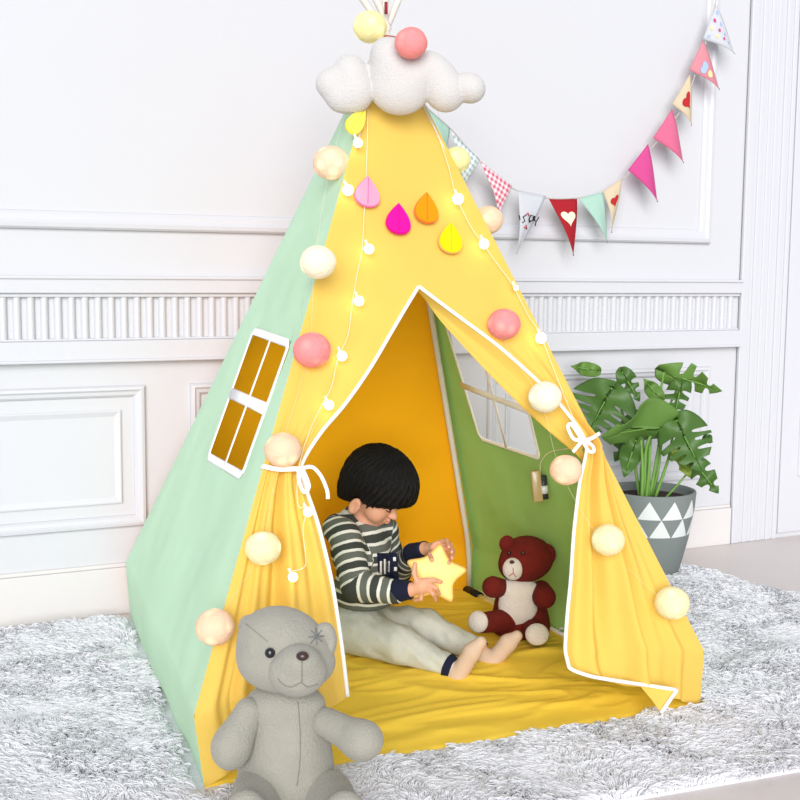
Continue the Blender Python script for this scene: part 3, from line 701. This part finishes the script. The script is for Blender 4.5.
# ================================================================== SHAG RUG
rugpoly=[(-2.1,-.93),(1.42,-.905),(1.40,.35),(1.20,.56),(-2.1,.50)]
p1=G(640,800); p2=G(800,772); rs=(p2-p1)[1]/(p2-p1)[0]
ry=lambda x: p1[1]+rs*(x-p1[0])
q1=G(662,566); q2=G(800,603)
rugpoly=[(-2.3,ry(-2.3)),(2.0,ry(2.0)),(q2[0]+.06,q2[1]-.05),(q1[0]+.02,q1[1]+.02),(.9,.67),(-2.3,.58)]
def inpoly(x,y,P):
    c=np.zeros(np.shape(x),bool); n=len(P)
    for i in range(n):
        (x0,y0),(x1,y1)=P[i],P[(i+1)%n]
        c^=((y0>y)!=(y1>y))&(x<(x1-x0)*(y-y0)/((y1-y0) if y1!=y0 else 1e-9)+x0)
    return c
rug=MB(); n=len(rugpoly); rug.add([(x,y,.009) for x,y in rugpoly]+[(x,y,0) for x,y in rugpoly],[tuple(range(n)),tuple(range(n,2*n))[::-1]]+[(k,(k+1)%n,n+(k+1)%n,n+k) for k in range(n)])
rug=rug.build('shag_rug',mat('rug_backing','dadae0',.95,.3,90,noisec=.1,nscale=40),smooth=False); tag(rug,'pale grey-white shaggy fur rug spread under the play tent','rug')
NT=42000; x=RNG.uniform(-1.5,1.75,NT*3); y=RNG.uniform(-1.15,.72,NT*3)
tent_in=[tuple((g*1.035)[:2]) for g in (GFL,GFR,GBR,GBL)]
ok=inpoly(x,y,rugpoly)&~inpoly(x,y,tent_in)&((y<.02+.6)|(x>-3))
x=x[ok];y=y[ok]; nt_=len(x)
per=5
X=np.repeat(x,per)+RNG.normal(0,.004,nt_*per); Y=np.repeat(y,per)+RNG.normal(0,.004,nt_*per)
ang=np.array([noise.noise(Vector((a*2.2,b2*2.2,0)))*5+noise.noise(Vector((a*9,b2*9,3)))*2.5 for a,b2 in zip(x,y)])+RNG.normal(0,.55,nt_)+3.6
lean=RNG.uniform(.012,.034,nt_); hgt=RNG.uniform(.014,.028,nt_)
hmask=np.array([.75+.6*noise.noise(Vector((a*6,b2*6,9))) for a,b2 in zip(x,y)]); hgt*=hmask
ang=np.repeat(ang,per); lean=np.repeat(lean,per)*RNG.uniform(.8,1.2,nt_*per); hgt=np.repeat(hgt,per)*RNG.uniform(.8,1.2,nt_*per)
TX=np.repeat(x,per)+np.cos(ang)*lean+RNG.normal(0,.0025,nt_*per); TY=np.repeat(y,per)+np.sin(ang)*lean+RNG.normal(0,.0025,nt_*per)
ts=np.array([0,.35,.7,1.]); K=len(X); Pn=np.zeros((K,4,3),np.float32)
for i,tv in enumerate(ts):
    w1=tv**1.6; Pn[:,i,0]=X*(1-w1)+TX*w1; Pn[:,i,1]=Y*(1-w1)+TY*w1; Pn[:,i,2]=.007+hgt*(1-(1-tv)**1.7)*(1-.25*tv*tv)
cv=bpy.data.hair_curves.new('pile'); cv.add_curves([4]*K)
cv.attributes['position'].data.foreach_set('vector',Pn.ravel())
ra=cv.attributes.get('radius') or cv.attributes.new('radius','FLOAT','POINT'); ra.data.foreach_set('value',np.tile(np.array([.0016,.0017,.0014,.0006],np.float32),K))
po=bpy.data.objects.new('pile',cv); COL.objects.link(po); po.parent=rug; po['kind']='stuff'
cv.materials.append(mat('rug_pile','e4e4e8',.9,spec=.1))

# ================================================================== PLUSH TOYS
# ---- large grey bear in front of the tent
BD=DG(290,818); kb=px2m(1,BD)
def g(x,y,d=0): return D3(x,y,BD+d)
AXB=(Rv,HV,V(0,0,1))
M_gp=mat('grey_plush','9f9c91',.95,.45,230,sheen=.2,noisec=.10,nscale=35); M_gs=mat('grey_seam_thread','858178',.9); M_pat=mat('darker_grey_thread','7c8080',.9,.3,300)
t=empty('teddy_bear',V(*(g(290,818)[:2]),.01)); tag(t,'large grey plush teddy bear sitting on the rug before the left tent curtain','soft toy')
zfl=.012
def softobj(name,m,lo_hi,h,ops,parent,label=None,cutz=None):
    s=Soft(lo_hi[0],lo_hi[1],h)
    for o in ops:
        kind=o[0]
        getattr(s,kind)(*o[1:-1],**o[-1]) if isinstance(o[-1],dict) else getattr(s,kind)(*o[1:])
    if cutz is not None: s.cut(V(0,0,cutz),V(0,0,-1),.01)
    ob,v=s.mesh(name,m,parent)
    if label: ob['label']=label
    return ob,v
def E(c,rx,rz,rd,k=.01,rot=0,op='add'):
    a=nrm(Rv*math.cos(rot)-V(0,0,1)*math.sin(rot)); c2=nrm(V(0,0,1)*math.cos(rot)+Rv*math.sin(rot))
    return ('ell',c,(rx,rd,rz),(a,HV,c2),k,op)
hc=g(285,650,-.02)
ops=[E(g(283,648,0),kb*47,kb*37,.075),E(g(288,664,-.01),kb*48,kb*27,.072,.03),E(g(275,632,0),kb*33,kb*24,.055,.03),
     ]
softobj('head',M_gp,bounds([g(230,605,-.14),g(345,695,.1)],.02),.003,ops,t)
softobj('muzzle',M_gp,bounds([g(262,640,-.15),g(335,700,.0)],.02),.003,[E(g(297,671,-.068),kb*29.5,kb*25.5,.044,.006),E(g(300,660,-.086),kb*17,kb*13,.03,.02)],t)
softobj('ear',M_gp,bounds([g(310,615,-.06),g(340,670,.06)],.02),.0025,[E(g(323,643,-.005),kb*14,kb*22,.022,.01,.15),E(g(324,645,-.03),kb*8,kb*14,.012,.008,.15,'sub')],t)
softobj('ear',M_gp,bounds([g(232,605,-.06),g(265,650,.08)],.02),.0025,[E(g(250,627,.02),kb*12,kb*13,.02,.01,-.3)],t)
ops=[E(g(287,745,.02),kb*46,kb*48,.085),E(g(286,775,.02),kb*51,kb*40,.095,.03),E(g(285,705,.01),kb*42,kb*24,.06,.03)]
softobj('torso',M_gp,bounds([g(230,675,-.12),g(345,815,.14)],.03),.0035,ops,t,cutz=zfl)
softobj('arm',M_gp,bounds([g(205,690,-.12),g(265,775,.08)],.03),.003,[('cap',g(249,712,-.02),g(231,746,-.05),kb*15,kb*18.5,.01),E(g(232,747,-.05),kb*18,kb*23,.036,.02,.25)],t)
softobj('arm',M_gp,bounds([g(315,700,-.12),g(390,770,.08)],.03),.003,[('cap',g(326,722,-.02),g(362,741,-.07),kb*15,kb*18,.01),E(g(362,740,-.07),kb*20,kb*18,.036,.02,-.2)],t)
for a,c2,d2 in (((258,792),(247,822),-.03),((328,797),(345,828),-.03)):
    k0=g(*a,-.03); k1=g(*c2,-.17); k0[2]=max(k0[2],zfl+.048); k1[2]=zfl+.045
    s=Soft(*bounds([k0,k1],.09),.0035); s.cap(k0,k1,.050,.046); s.ell(k1+V(0,0,.02)-HV*.01,(.046,.035,.062),AXB,k=.03); s.cut(V(0,0,zfl),V(0,0,-1),.01); s.mesh('leg',M_gp,t)
def onto(p,c,r): return p
b=MB(); b.add(*sphere(g(270,653,-.079),(kb*5.2,.008,kb*5.2),18,12,AXB)); b.build('eye',mat('navy_black_button','14161f',.15,spec=.7),t)
b=MB(); b.add(*sphere(g(302.5,656,-.116),(kb*6.2,.009,kb*4.6),18,12,AXB)); b.build('nose',mat('dark_brown_nose','3a2524',.3,spec=.6),t)
# stitched lines projected onto the bear
def dgof(): bpy.context.view_layer.update(); return bpy.context.evaluated_depsgraph_get()
def hit(x,y,dg):
    r=S.ray_cast(dg,Vector(CO),Vector(nrm(rayd(x,y)))); return V(*r[1]) if r[0] else None
def stitched(pts,m,name,r=.0009,par=None,lift=.001,n=6):
    dg=dgof(); P=[]; prev=None
    C=catmull([V(x,y,0) for x,y in pts],n)
    for c in C:
        p=hit(c[0],c[1],dg)
        if p is None: continue
        P.append(p-nrm(p-CO)*lift)
    bm=MB(); bm.add(*tube(P,r,6)); o=bm.build(name,m,par); return o
stitched([(298,702),(300,730),(300,760),(297,786)],M_gs,'seam',.0009,t)
stitched([(278,679),(284,685),(292,687),(301,683),(308,687),(318,684)],M_gs,'mouth_stitch',.0011,t)
stitched([(302,661),(302,682)],M_gs,'mouth_stitch',.0009,t)
stitched([(246,624),(256,632),(268,642)],M_gs,'seam',.0006,t)
b_=[((311,630),(322,642)),((322,630),(311,643)),((316,628),(317,645)),((309,637),(324,636))]
for a,c2 in b_: stitched([a,c2],M_pat,'embroidered_star',.0011,t,lift=.0016,n=4)

# ---- brown teddy inside
TD=DG(520,645)+.02; kt=px2m(1,TD)
def h_(x,y,d=0): return D3(x,y,TD+d)
M_br=mat('brown_plush','6a170f',.9,.7,260,sheen=.0,noisec=.3,nscale=40); M_cr=mat('cream_plush','d9cfc6',.95,.7,260,sheen=.4,noisec=.08,nscale=40)
t=empty('teddy_bear',V(*(h_(518,645)[:2]),.02)); tag(t,'small dark brown teddy bear with cream belly sitting inside the tent','soft toy')
zf=.022
softobj('head',M_br,bounds([h_(490,530,-.1),h_(565,590,.1)],.02),.0028,[E(h_(527,558,.01),kt*27,kt*23,.062),E(h_(520,566,-.01),kt*22,kt*17,.05,.02)],t)
softobj('ear',M_br,bounds([h_(495,532,-.03),h_(520,556,.05)],.02),.0022,[E(h_(507,544,.0),kt*8,kt*9,.014)],t)
softobj('ear',M_br,bounds([h_(530,540,-.03),h_(562,572,.05)],.02),.0022,[E(h_(546,555,-.0),kt*10,kt*12,.016),E(h_(547,556,-.022),kt*6,kt*8,.01,.006,0,'sub')],t)
softobj('muzzle',M_cr,bounds([h_(500,552,-.1),h_(528,586,.0)],.02),.002,[E(h_(513,569,-.048),kt*10.5,kt*11.5,.024)],t)
softobj('torso',M_br,bounds([h_(490,575,-.1),h_(560,650,.12)],.03),.003,[E(h_(520,608,.02),kt*27,kt*30,.07),E(h_(521,625,.02),kt*30,kt*22,.075,.03)],t,cutz=zf)
softobj('belly_bib',M_cr,bounds([h_(490,575,-.1),h_(550,640,.05)],.02),.0025,[E(h_(518,605,-.03),kt*20,kt*25,.035),E(h_(510,588,-.025),kt*13,kt*9,.03,.02),E(h_(528,590,-.025),kt*12,kt*9,.03,.02)],t,cutz=zf)
softobj('arm',M_br,bounds([h_(475,570,-.12),h_(515,610,.06)],.02),.0025,[('cap',h_(503,588,-.02),h_(493,587,-.055),kt*9,kt*11,.01)],t)
softobj('arm',M_br,bounds([h_(525,575,-.14),h_(565,615,.06)],.02),.0025,[('cap',h_(541,590,-.01),h_(544,597,-.06),kt*10,kt*12,.01)],t)
for a,f in (((507,620),(481,623)),((530,628),(536,635))):
    fa=h_(*f,-.10); fa[2]=max(fa[2],zf+.030); ka=h_(*a,-.03); ka[2]=max(ka[2],zf+.032)
    s=Soft(*bounds([ka,fa],.07),.003); s.cap(ka,fa,kt*12,kt*10); s.cut(V(0,0,zf),V(0,0,-1),.01); lg,_=s.mesh('leg',M_br,t)
    dr=nrm(fa-ka); dr[2]=.15; dr=nrm(dr)
    s=Soft(*bounds([fa],.07),.0025); s.ell(fa+dr*.012+V(0,0,.004),(.034,.020,.030),(nrm(np.cross(dr,V(0,0,1))),dr,V(0,0,1)),k=.01); s.cut(V(0,0,zf),V(0,0,-1),.01); s.mesh('foot_pad',M_cr,lg)
M_rs=mat('rose_thread','b0504c',.8)
stitched([(513,568),(513,573),(509,576)],M_rs,'mouth_stitch',.0012,t,n=3)
stitched([(513,573),(516,577)],M_rs,'mouth_stitch',.0012,t,n=3)
b=MB(); b.add(*sphere(h_(512,562,-.074),(.007,.005,.005),12,8,AXB)); b.build('nose',mat('brown_nose','4a1c16',.4),t)
M_eye=mat('black_glass_eye','0c0808',.1,spec=.8)
for x,y,d in ((509,553,-.045),(523,553,-.052)): b=MB(); b.add(*sphere(h_(x,y,d),.0055,12,8)); b.build('eye',M_eye,t)

# ================================================================== STAR LAMP
B0=DG(350,655); kp=px2m(1,B0-.1)
def bb(x,y,d=0): return D3(x,y,B0+d)
sc_=bb(436,574,-.13)
t=empty('star_lamp',sc_); tag(t,'warm glowing yellow star lamp held in the hands of the child','lamp')
M_star=mat('glowing_star','f6d088',.5,emis='ffc050',es=.25)
tips=[(439,541),(470,570),(453,606),(408,602),(401,561)]
fN=nrm(-HV+Rv*.15+V(0,0,.25)); fx=nrm(Rv-fN*(Rv@fN)); fz=np.cross(fN,fx); fz=fz if fz[2]>0 else -fz
cpx=(434,575)
pts=[]
for i in range(5):
    a=V(*tips[i])-V(*cpx); b_=V(*tips[(i+1)%5])-V(*cpx); pts.append(a*.97); pts.append((a+b_)*.5*.50/ .72 if False else (nrm(a+b_) if True else a)*19.5)
ol=[]
for i in range(10):
    p0,p1_,p2_=pts[i-1],pts[i],pts[(i+1)%10]; f=.30 if i%2==0 else .35
    A_=lerp(p1_,p0,f); B_=lerp(p1_,p2_,f)
    for q in range(9): u_=q/8; ol.append((1-u_)**2*A_+2*u_*(1-u_)*p1_+u_**2*B_)
b=MB(); n=len(ol); rings=[]
for sgn in (1,-1):
    R=[]
    for q in range(9):
        s_=math.cos(math.pi/2*q/8*.98) if False else 1-(q/8)**1.0
        th=.017*math.sqrt(max(0,1-(1-(1-s_))**2)) if False else .017*(1-(s_)**3.5)**.5
        R.append([sc_+fx*(o[0]*s_*kp)+fz*(-o[1]*s_*kp)+fN*sgn*th for o in list(ol)+[ol[0]]])
    b.add(*gridm(R))
fixn(b.build('star_shade',M_star,t,weld=.0002))

# ================================================================== PERSON
M_skin=mat('skin','d9a184',.55,.05,300,spec=.35); M_skin.node_tree.nodes['Principled BSDF'].inputs['Subsurface Weight'].default_value=.12
M_skin.node_tree.nodes['Principled BSDF'].inputs['Subsurface Radius'].default_value=(.01,.004,.002)
hd=bb(378,482,.02)
L3=lambda r_,f_,u_: Rv*r_+HV*f_+V(0,0,1)*u_
uh=nrm(L3(.50,-.18,.85)); fh=L3(.80,-.38,-.5); fh=nrm(fh-uh*(fh@uh)); sh=np.cross(fh,uh); sh=sh if sh@HV<0 else -sh     # sh: towards the camera side
def H(f,s,u): return hd+fh*f+sh*s+uh*u
Hax=(fh,sh,uh)
# joints
neck0=bb(361,528,.03); chest=bb(362,556,.02); pelv=bb(358,622,.03)
nsh=bb(345,536,-.055); nel=bb(357,586,-.13); nwr=bb(409,590,-.185)
fsh=bb(383,536,.09); fel=bb(398,572,.13); fwr=bb(424,549,-.03)
nhip=bb(352,632,-.03); nkn=bb(400,645,-.12); nan=bb(451,668,-.20)
fhip=bb(366,624,.08); fkn=bb(424,628,.02); fan_=bb(479,651,-.08)
for q in (nkn,): pass
pts=[hd,neck0,chest,pelv,nel,nwr,fel,fwr,nan,fan_,bb(520,640,-.1),bb(330,500,0),bb(480,690,-.22)]
lo,hi=bounds(pts,.12); lo[2]=max(lo[2],.0)
S1=Soft(lo,hi,.0027)
# head
S1.ell(H(0,0,.012),(.088,.076,.084),Hax,k=.02).ell(H(.030,0,-.045),(.052,.056,.055),Hax,k=.03).ell(H(.056,0,-.083),(.022,.026,.018),Hax,k=.02)
S1.ell(H(.052,.034,-.062),(.024,.022,.024),Hax,k=.02).ell(H(.052,-.034,-.062),(.024,.022,.024),Hax,k=.02)
S1.cap(H(.078,0,-.034),H(.094,0,-.052),.0065,.0085,k=.01).ell(H(.088,.009,-.054),.0055,k=.006).ell(H(.088,-.009,-.054),.0055,k=.006)
for z_,r_ in ((-.0685,.0052),(-.0755,.0056)):
    S1.cap(H(.078,-.011,z_),H(.0835,0,z_),.0036,r_,k=.005).cap(H(.0835,0,z_),H(.078,.011,z_),r_,.0036,k=.005)
for s_ in (1,-1):
    S1.ell(H(.082,.030*s_,-.030),(.010,.016,.009),Hax,k=.008,op='sub'); S1.ell(H(.071,.029*s_,-.031),(.0125,.0135,.0105),Hax,k=.003)
    S1.cap(H(.078,.018*s_,-.014),H(.072,.042*s_,-.014),.006,.005,k=.012)
    ec=H(.004,.078*s_,-.068); ea=(nrm(fh+sh*s_*.0),nrm(sh*s_+fh*-.3),uh)
    S1.ell(ec,(.016,.008,.025),Hax,k=.006).ell(ec+sh*s_*.007+fh*.002,(.0085,.005,.014),Hax,k=.004,op='sub').ell(ec+sh*s_*.001+fh*.010-uh*.004,(.004,.005,.006),Hax,k=.003)
S1.cap(H(-.02,0,-.05),neck0,.040,.036,k=.02)
S1.ell(chest,(.062,.085,.07),(Rv,HV,V(0,0,1)),k=.03).cap(neck0,pelv,.04,.062,k=.03)
for a,m_,c_ in ((nsh,nel,nwr),(fsh,fel,fwr)):
    S1.cap(a,m_,.030,.025,k=.015).cap(m_,c_,.024,.018,k=.008)
for a,m_,c_ in ((nhip,nkn,nan),(fhip,fkn,fan_)):
    S1.cap(a,m_,.050,.036,k=.02).cap(m_,c_,.034,.022,k=.01)
# near hand laid over the front of the star
nd=-.200
def hb(x,y,d=nd): return bb(x,y,d)
S1.cap(nwr,hb(421,587,-.197),.0165,.015,k=.01).ell(hb(423,586,-.197),(.022,.012,.021),(Rv,HV,V(0,0,1)),k=.008)
def finger(P,r0=.0068,r1=.0052,k=.003):
    for i in range(len(P)-1): S1.cap(P[i],P[i+1],r0+(r1-r0)*i/(len(P)-1),r0+(r1-r0)*(i+1)/(len(P)-1),k=k)
finger([hb(417,582,-.195),hb(414,573,-.192),hb(415,564,-.184)],.0078,.006)
finger([hb(427,580,-.195),hb(434,580,-.190),hb(441,582,-.180)])
finger([hb(429,584,-.197),hb(436,588,-.195),hb(439,594,-.178)])
finger([hb(428,588,-.197),hb(433,594,-.196),hb(436,600,-.178)])
finger([hb(422,592,-.197),hb(421,599,-.195),hb(415,600,-.180)],.006,.005)
# far hand wrapped over the top of the star
S1.cap(fwr,bb(436,548,-.085),.016,.014,k=.01).ell(bb(438,548,-.085),(.021,.012,.020),(Rv,HV,V(0,0,1)),k=.008)
finger([bb(434,551,-.09),bb(430,555,-.12),bb(432,560,-.150)],.0078,.006)
finger([bb(442,541,-.09),bb(447,541,-.11),bb(449,547,-.145)])
finger([bb(445,543,-.085),bb(451,545,-.105),bb(452,552,-.145)])
finger([bb(446,549,-.085),bb(453,551,-.105),bb(452,558,-.142)])
finger([bb(445,553,-.085),bb(450,557,-.100),bb(449,563,-.135)],.006,.005)
# feet
foot=[]
for an,he,to,ba in ((nan,(457,677,-.215),(481,642,-.225),(472,652,-.225)),(fan_,(491,663,-.09),(517,636,-.10),(508,643,-.10))):
    h0=bb(*he); t0=bb(*to); b0=bb(*ba); foot.append((an,h0,b0,t0))
    S1.cap(an,h0,.021,.020,k=.015).cap(h0,b0,.020,.020,k=.012).cap(b0,t0,.019,.012,k=.01)
person,pv=S1.mesh('person',M_skin)
tag(person,'toddler in striped sweater and grey trousers sitting in the tent holding a glowing star','person')
# hair
S2=Soft(*bounds([H(0,0,0)],.14),.0028); S2.ell(H(.002,0,.012),(.108,.094,.094),Hax,k=.01); S2.ell(H(.035,0,.0),(.082,.080,.085),Hax,k=.02); S2.ell(H(-.040,0,-.035),(.056,.074,.078),Hax,k=.03)
pf,pb=H(.11,0,-.007),H(-.10,0,-.118)
nn_=nrm(np.cross(pb-pf,sh)); nn_=nn_ if nn_@uh<0 else -nn_
S2.cut(pf,nn_,.014); 
S2.ell(H(.0,.085,-.062),(.022,.03,.022),Hax,k=.006,op='sub')
rn=random.Random(5)
for k in range(46):
    a=-1.9+3.8*k/45+rn.uniform(-.03,.03); f_=math.cos(a); s_=math.sin(a)
    u0=-.008+(f_-1)/2*.1
    if abs(s_)>.85 and -.35<f_<.3: continue
    S2.cap(H(.104*f_*.97,.088*s_*.97,u0+.010),H(.100*f_*.96+rn.uniform(-.003,.003),.084*s_*.96,u0-.005-rn.uniform(0,.006)),.0055,.0028,k=.004)
M_hair=mat('black_hair','0c090a',.55,.6,60,stretch=(6,6,1),spec=.22)
hair,hv=S2.mesh('hair',M_hair,person)
co_=np.array(hv); d_=co_-hd; az=np.arctan2(d_@sh,d_@fh); rad=d_/np.linalg.norm(d_,axis=1)[:,None]
co_=co_+rad*(.0016*np.sin(az*38+3*(d_@uh)*30)+.0012*np.sin(az*71+1.3))[:,None]; hair.data.vertices.foreach_set('co',co_.astype(np.float32).ravel())
M_dark=mat('dark_lash','1c1210',.6)
for s_,nm in ((1,1),(-1,-1)):
    b=MB(); b.add(*tube(catmull([H(.0795,.018*s_,-.0345),H(.0835,.026*s_,-.037),H(.0815,.035*s_,-.0365),H(.075,.042*s_,-.0345)],5),.0014,6)); b.build('eyelash',M_dark,person)
    b=MB(); b.add(*tube(catmull([H(.083,.014*s_,-.016),H(.083,.027*s_,-.011),H(.074,.043*s_,-.014)],5),[.0012]+[.0024]*8+[.001]*2,6)); b.build('eyebrow',M_dark,person)
b=MB(); b.add(*tube(catmull([H(.0815,-.012,-.0722),H(.0875,-.004,-.0718),H(.0875,.004,-.0718),H(.0815,.012,-.0722)],4),.0016,6)); b.build('mouth',mat('lips','b3604f',.5),person)
# sweater with stripe coordinate
S3=Soft(*bounds([neck0,pelv,nel,nwr,fel,fwr,nsh],.11),.0030)
Z3=(Rv,HV,V(0,0,1))
S3.ell(bb(361,553,.03),(.080,.105,.075),Z3,k=.02).ell(bb(365,590,.02),(.094,.105,.066),Z3,k=.04)
S3.cap(bb(358,522,.03),bb(360,545,.03),.052,.075,k=.03)
S3.cap(nsh,nel,.043,.042,k=.022).cap(nel,bb(395,592,-.168),.042,.032,k=.012)
S3.cap(fsh,fel,.040,.038,k=.02).cap(fel,bb(412,553,.02),.036,.028,k=.012)
S3.cap(bb(337,528,-.02),bb(383,528,.08),.040,.040,k=.03)
S3.cut(bb(360,608,0),V(0,0,-1)+Rv*.12,.012)
S3.ell(bb(366,513,.02),(.040,.050,.030),Z3,k=.012,op='sub')
# soft folds pressed into sleeve and side
for a,c_ in (((352,575,-.19),(340,583,-.16)),((362,572,-.20),(350,565,-.18)),((372,583,-.20),(362,575,-.19)),((350,600,-.12),(330,595,-.08)),((385,580,-.185),(378,590,-.20)),((345,610,-.08),(372,603,-.10))):
    S3.cap(bb(*a),bb(*c_),.006,.004,k=.022,op='sub')
sw,sv=S3.mesh('sweater',None,person)
def seg(P,A_,B_):
    ab=B_-A_; t_=np.clip(((P-A_)@ab)/(ab@ab),0,1); return np.linalg.norm(P-A_-t_[:,None]*ab,axis=1),t_*np.linalg.norm(ab)
P=np.array(sv); segs=[(neck0+V(0,0,.03),pelv-V(0,0,.02),.0,-.035),(nsh,nel,0,0),(nel,nwr,np.linalg.norm(nel-nsh),0),(fsh,fel,0,0),(fel,fwr,np.linalg.norm(fel-fsh),0)]
best=np.full(len(P),9.); val=np.zeros(len(P)); arm=np.zeros(len(P))
for i,(a_,c_,o_,bias) in enumerate(segs):
    d_,l_=seg(P,a_,c_); d_=d_+bias
    mk=d_<best; best[mk]=d_[mk]; val[mk]=(l_+o_)[mk]; arm[mk]=i
# unclamped torso coordinate
ab=nrm(segs[0][1]-segs[0][0]); 
for i_ in (1,3):
    a_,c_=segs[i_][:2]; ab2=nrm(c_-a_); mk=arm==i_; l2=(P[mk]-a_)@ab2; val[mk]=np.where(l2<.0,l2,val[mk])
mk=arm==0; val[mk]=((P[mk]-segs[0][0])@ab)
at_=sw.data.attributes.new('stripe','FLOAT','POINT'); at_.data.foreach_set('value',val.astype(np.float32))
m=mat('striped_knit','4b4e48',.9,.35,420,sheen=.0); nt=m.node_tree; N=nt.nodes; L=nt.links
an_=N.new('ShaderNodeAttribute'); an_.attribute_name='stripe'
nz=N.new('ShaderNodeTexNoise'); nz.inputs['Scale'].default_value=22; tc=N.new('ShaderNodeTexCoord'); L.new(tc.outputs['Object'],nz.inputs[0])
v0=math_node(N,L,'ADD',an_.outputs['Fac'],math_node(N,L,'MULTIPLY',math_node(N,L,'SUBTRACT',nz.outputs[0],.5),.008))
fr_=math_node(N,L,'FRACT',math_node(N,L,'DIVIDE',v0,.027)); st_=math_node(N,L,'LESS_THAN',fr_,.30)
mx=N.new('ShaderNodeMix'); mx.data_type='RGBA'; L.new(st_,mx.inputs[0]); mx.inputs[6].default_value=lin('55584f'); mx.inputs[7].default_value=lin('e6e6e0')
mx0=N.new('ShaderNodeMix'); mx0.data_type='RGBA'; s2_=math_node(N,L,'LESS_THAN',math_node(N,L,'FRACT',math_node(N,L,'DIVIDE',v0,.054)),.5); L.new(s2_,mx0.inputs[0]); mx0.inputs[6].default_value=lin('3f4440'); mx0.inputs[7].default_value=lin('666b64'); L.new(mx0.outputs[2],mx.inputs[6])
L.new(mx.outputs[2],N['Principled BSDF'].inputs['Base Color']); sw.data.materials.append(m)
M_navy=mat('navy_knit','141a33',.9,.3,500)
def cuff(a_,c_,r0,r1,m_,name,par):
    ax_=nrm(c_-a_); b=MB(); Q=[a_,a_+ax_*.002]+[lerp(a_,c_,u) for u in (.2,.5,.8)]+[c_-ax_*.001,c_]
    b.add(*tube(Q,[r0*.9,r0]+[r0*.98,(r0+r1)/2,r1]+[r1,r1*.85],28)); return b.build(name,m_,par)
cuff(bb(395,591,-.168),bb(411,590,-.187),.0315,.025,M_navy,'cuff',sw)
cuff(bb(411,554,.022),bb(425,549,-.035),.0290,.023,M_navy,'cuff',sw)
# chest patch following the knit
dgp=None
def surfgrid(x0,x1,y0,y1,nx,ny,shear=0):
    dg=dgof(); out=[]
    for i in range(ny+1):
        r=[]
        for j in range(nx+1):
            x=lerp(x0,x1,j/nx)+shear*(i/ny); y=lerp(y0,y1,i/ny); p=hit(x,y,dg); r.append(None if p is None else p-nrm(p-CO)*.0015)
        out.append(r)
    return out
def patch(x0,x1,y0,y1,m_,name,par,nx=8,ny=10,shear=0,lift=0):
    Gd=surfgrid(x0,x1,y0,y1,nx,ny,shear)
    med=np.median([DD(p) for r in Gd for p in r if p is not None])
    Gd=[[ (p if p is not None and abs(DD(p)-med)<.05 else D3(lerp(x0,x1,j/nx)+shear*(i/ny),lerp(y0,y1,i/ny),med))-nrm(rayd(400,400))*lift for j,p in enumerate(r)] for i,r in enumerate(Gd)]
    b=MB(); b.add(*gridm(Gd)); return b.build(name,m_,par,solid=.001)
star_objs=[o for o in bpy.data.objects if o.name.startswith(('star_shade',))]
for o in star_objs: o.hide_viewport=True
pa=patch(377,397,553,581,M_navy,'chest_patch',sw,shear=2)
M_pw=mat('white_print','e8e8ea',.8)
for a_ in ((393,396,557,561),(394,397,567,571),(380,382,561,575),(384,386,559,574),(388,389.5,561,572)): patch(*a_,M_pw,'printed_mark',pa,3,3,lift=.0012)
for o in star_objs: o.hide_viewport=False
# trousers
M_tr=mat('heather_grey_jersey','c4c5bc',.9,.4,350,noisec=.10,nscale=60)
S4=Soft(*bounds([pelv,nhip,nkn,nan,fhip,fkn,fan_],.10),.0030)
S4.ell(bb(360,622,.02),(.085,.115,.062),Z3,k=.02)
dn=lambda a_,c_,u: lerp(a_,c_,u)
for a_,m_,c_ in ((nhip,nkn,nan),(fhip,fkn,fan_)):
    S4.cap(a_,m_,.064,.053,k=.025).cap(m_,dn(m_,c_,.94),.051,.033,k=.02)
S4.cut(V(0,0,.021),V(0,0,-1),.012)
tr_,tv=S4.mesh('trousers',M_tr,person)
tv=np.array(tv); nb_=np.zeros(len(tv)*3,np.float32); tr_.data.vertices.foreach_get('normal',nb_); nb_=nb_.reshape(-1,3)
dv=np.array([noise.noise(Vector((p[0]*34+p[2]*22,p[1]*16,p[2]*14)))*.006+noise.noise(Vector((p[0]*60,p[1]*30,p[2]*30+5)))*.002 for p in tv])
dv*=np.clip((tv[:,2]-.025)/.02,0,1); tr_.data.vertices.foreach_set('co',(tv+nb_*dv[:,None]).astype(np.float32).ravel())
for m_,c_ in ((nkn,nan),(fkn,fan_)): cuff(dn(m_,c_,.93),dn(m_,c_,1.06),.0365,.031,M_navy,'trouser_hem',tr_)
M_sock=mat('cream_sock','cbb19c',.9,.3,500)
for an,h0,b0,t0 in foot:
    s=Soft(*bounds([an,h0,b0,t0],.06),.0025); s.cap(lerp(an,h0,.1),h0,.0245,.0235,k=.015).cap(h0,b0,.0235,.0235,k=.012).cap(b0,t0,.0225,.0150,k=.01); s.mesh('sock',M_sock,person)

# ================================================================== LIGHT
w=bpy.data.worlds.new('world'); S.world=w; w.use_nodes=True
bg=w.node_tree.nodes['Background']; bg.inputs[0].default_value=(.93,.96,1,1); bg.inputs[1].default_value=.5
sun=bpy.data.lights.new('sun','SUN'); sun.energy=3.0; sun.angle=.7; so=bpy.data.objects.new('sun',sun); COL.objects.link(so)
so.rotation_euler=Vector((.36,.9,-.27)).to_track_quat('-Z','Y').to_euler()
S.view_settings.view_transform='Standard'; S.view_settings.look='None'; S.view_settings.gamma=1; S.view_settings.exposure=.25
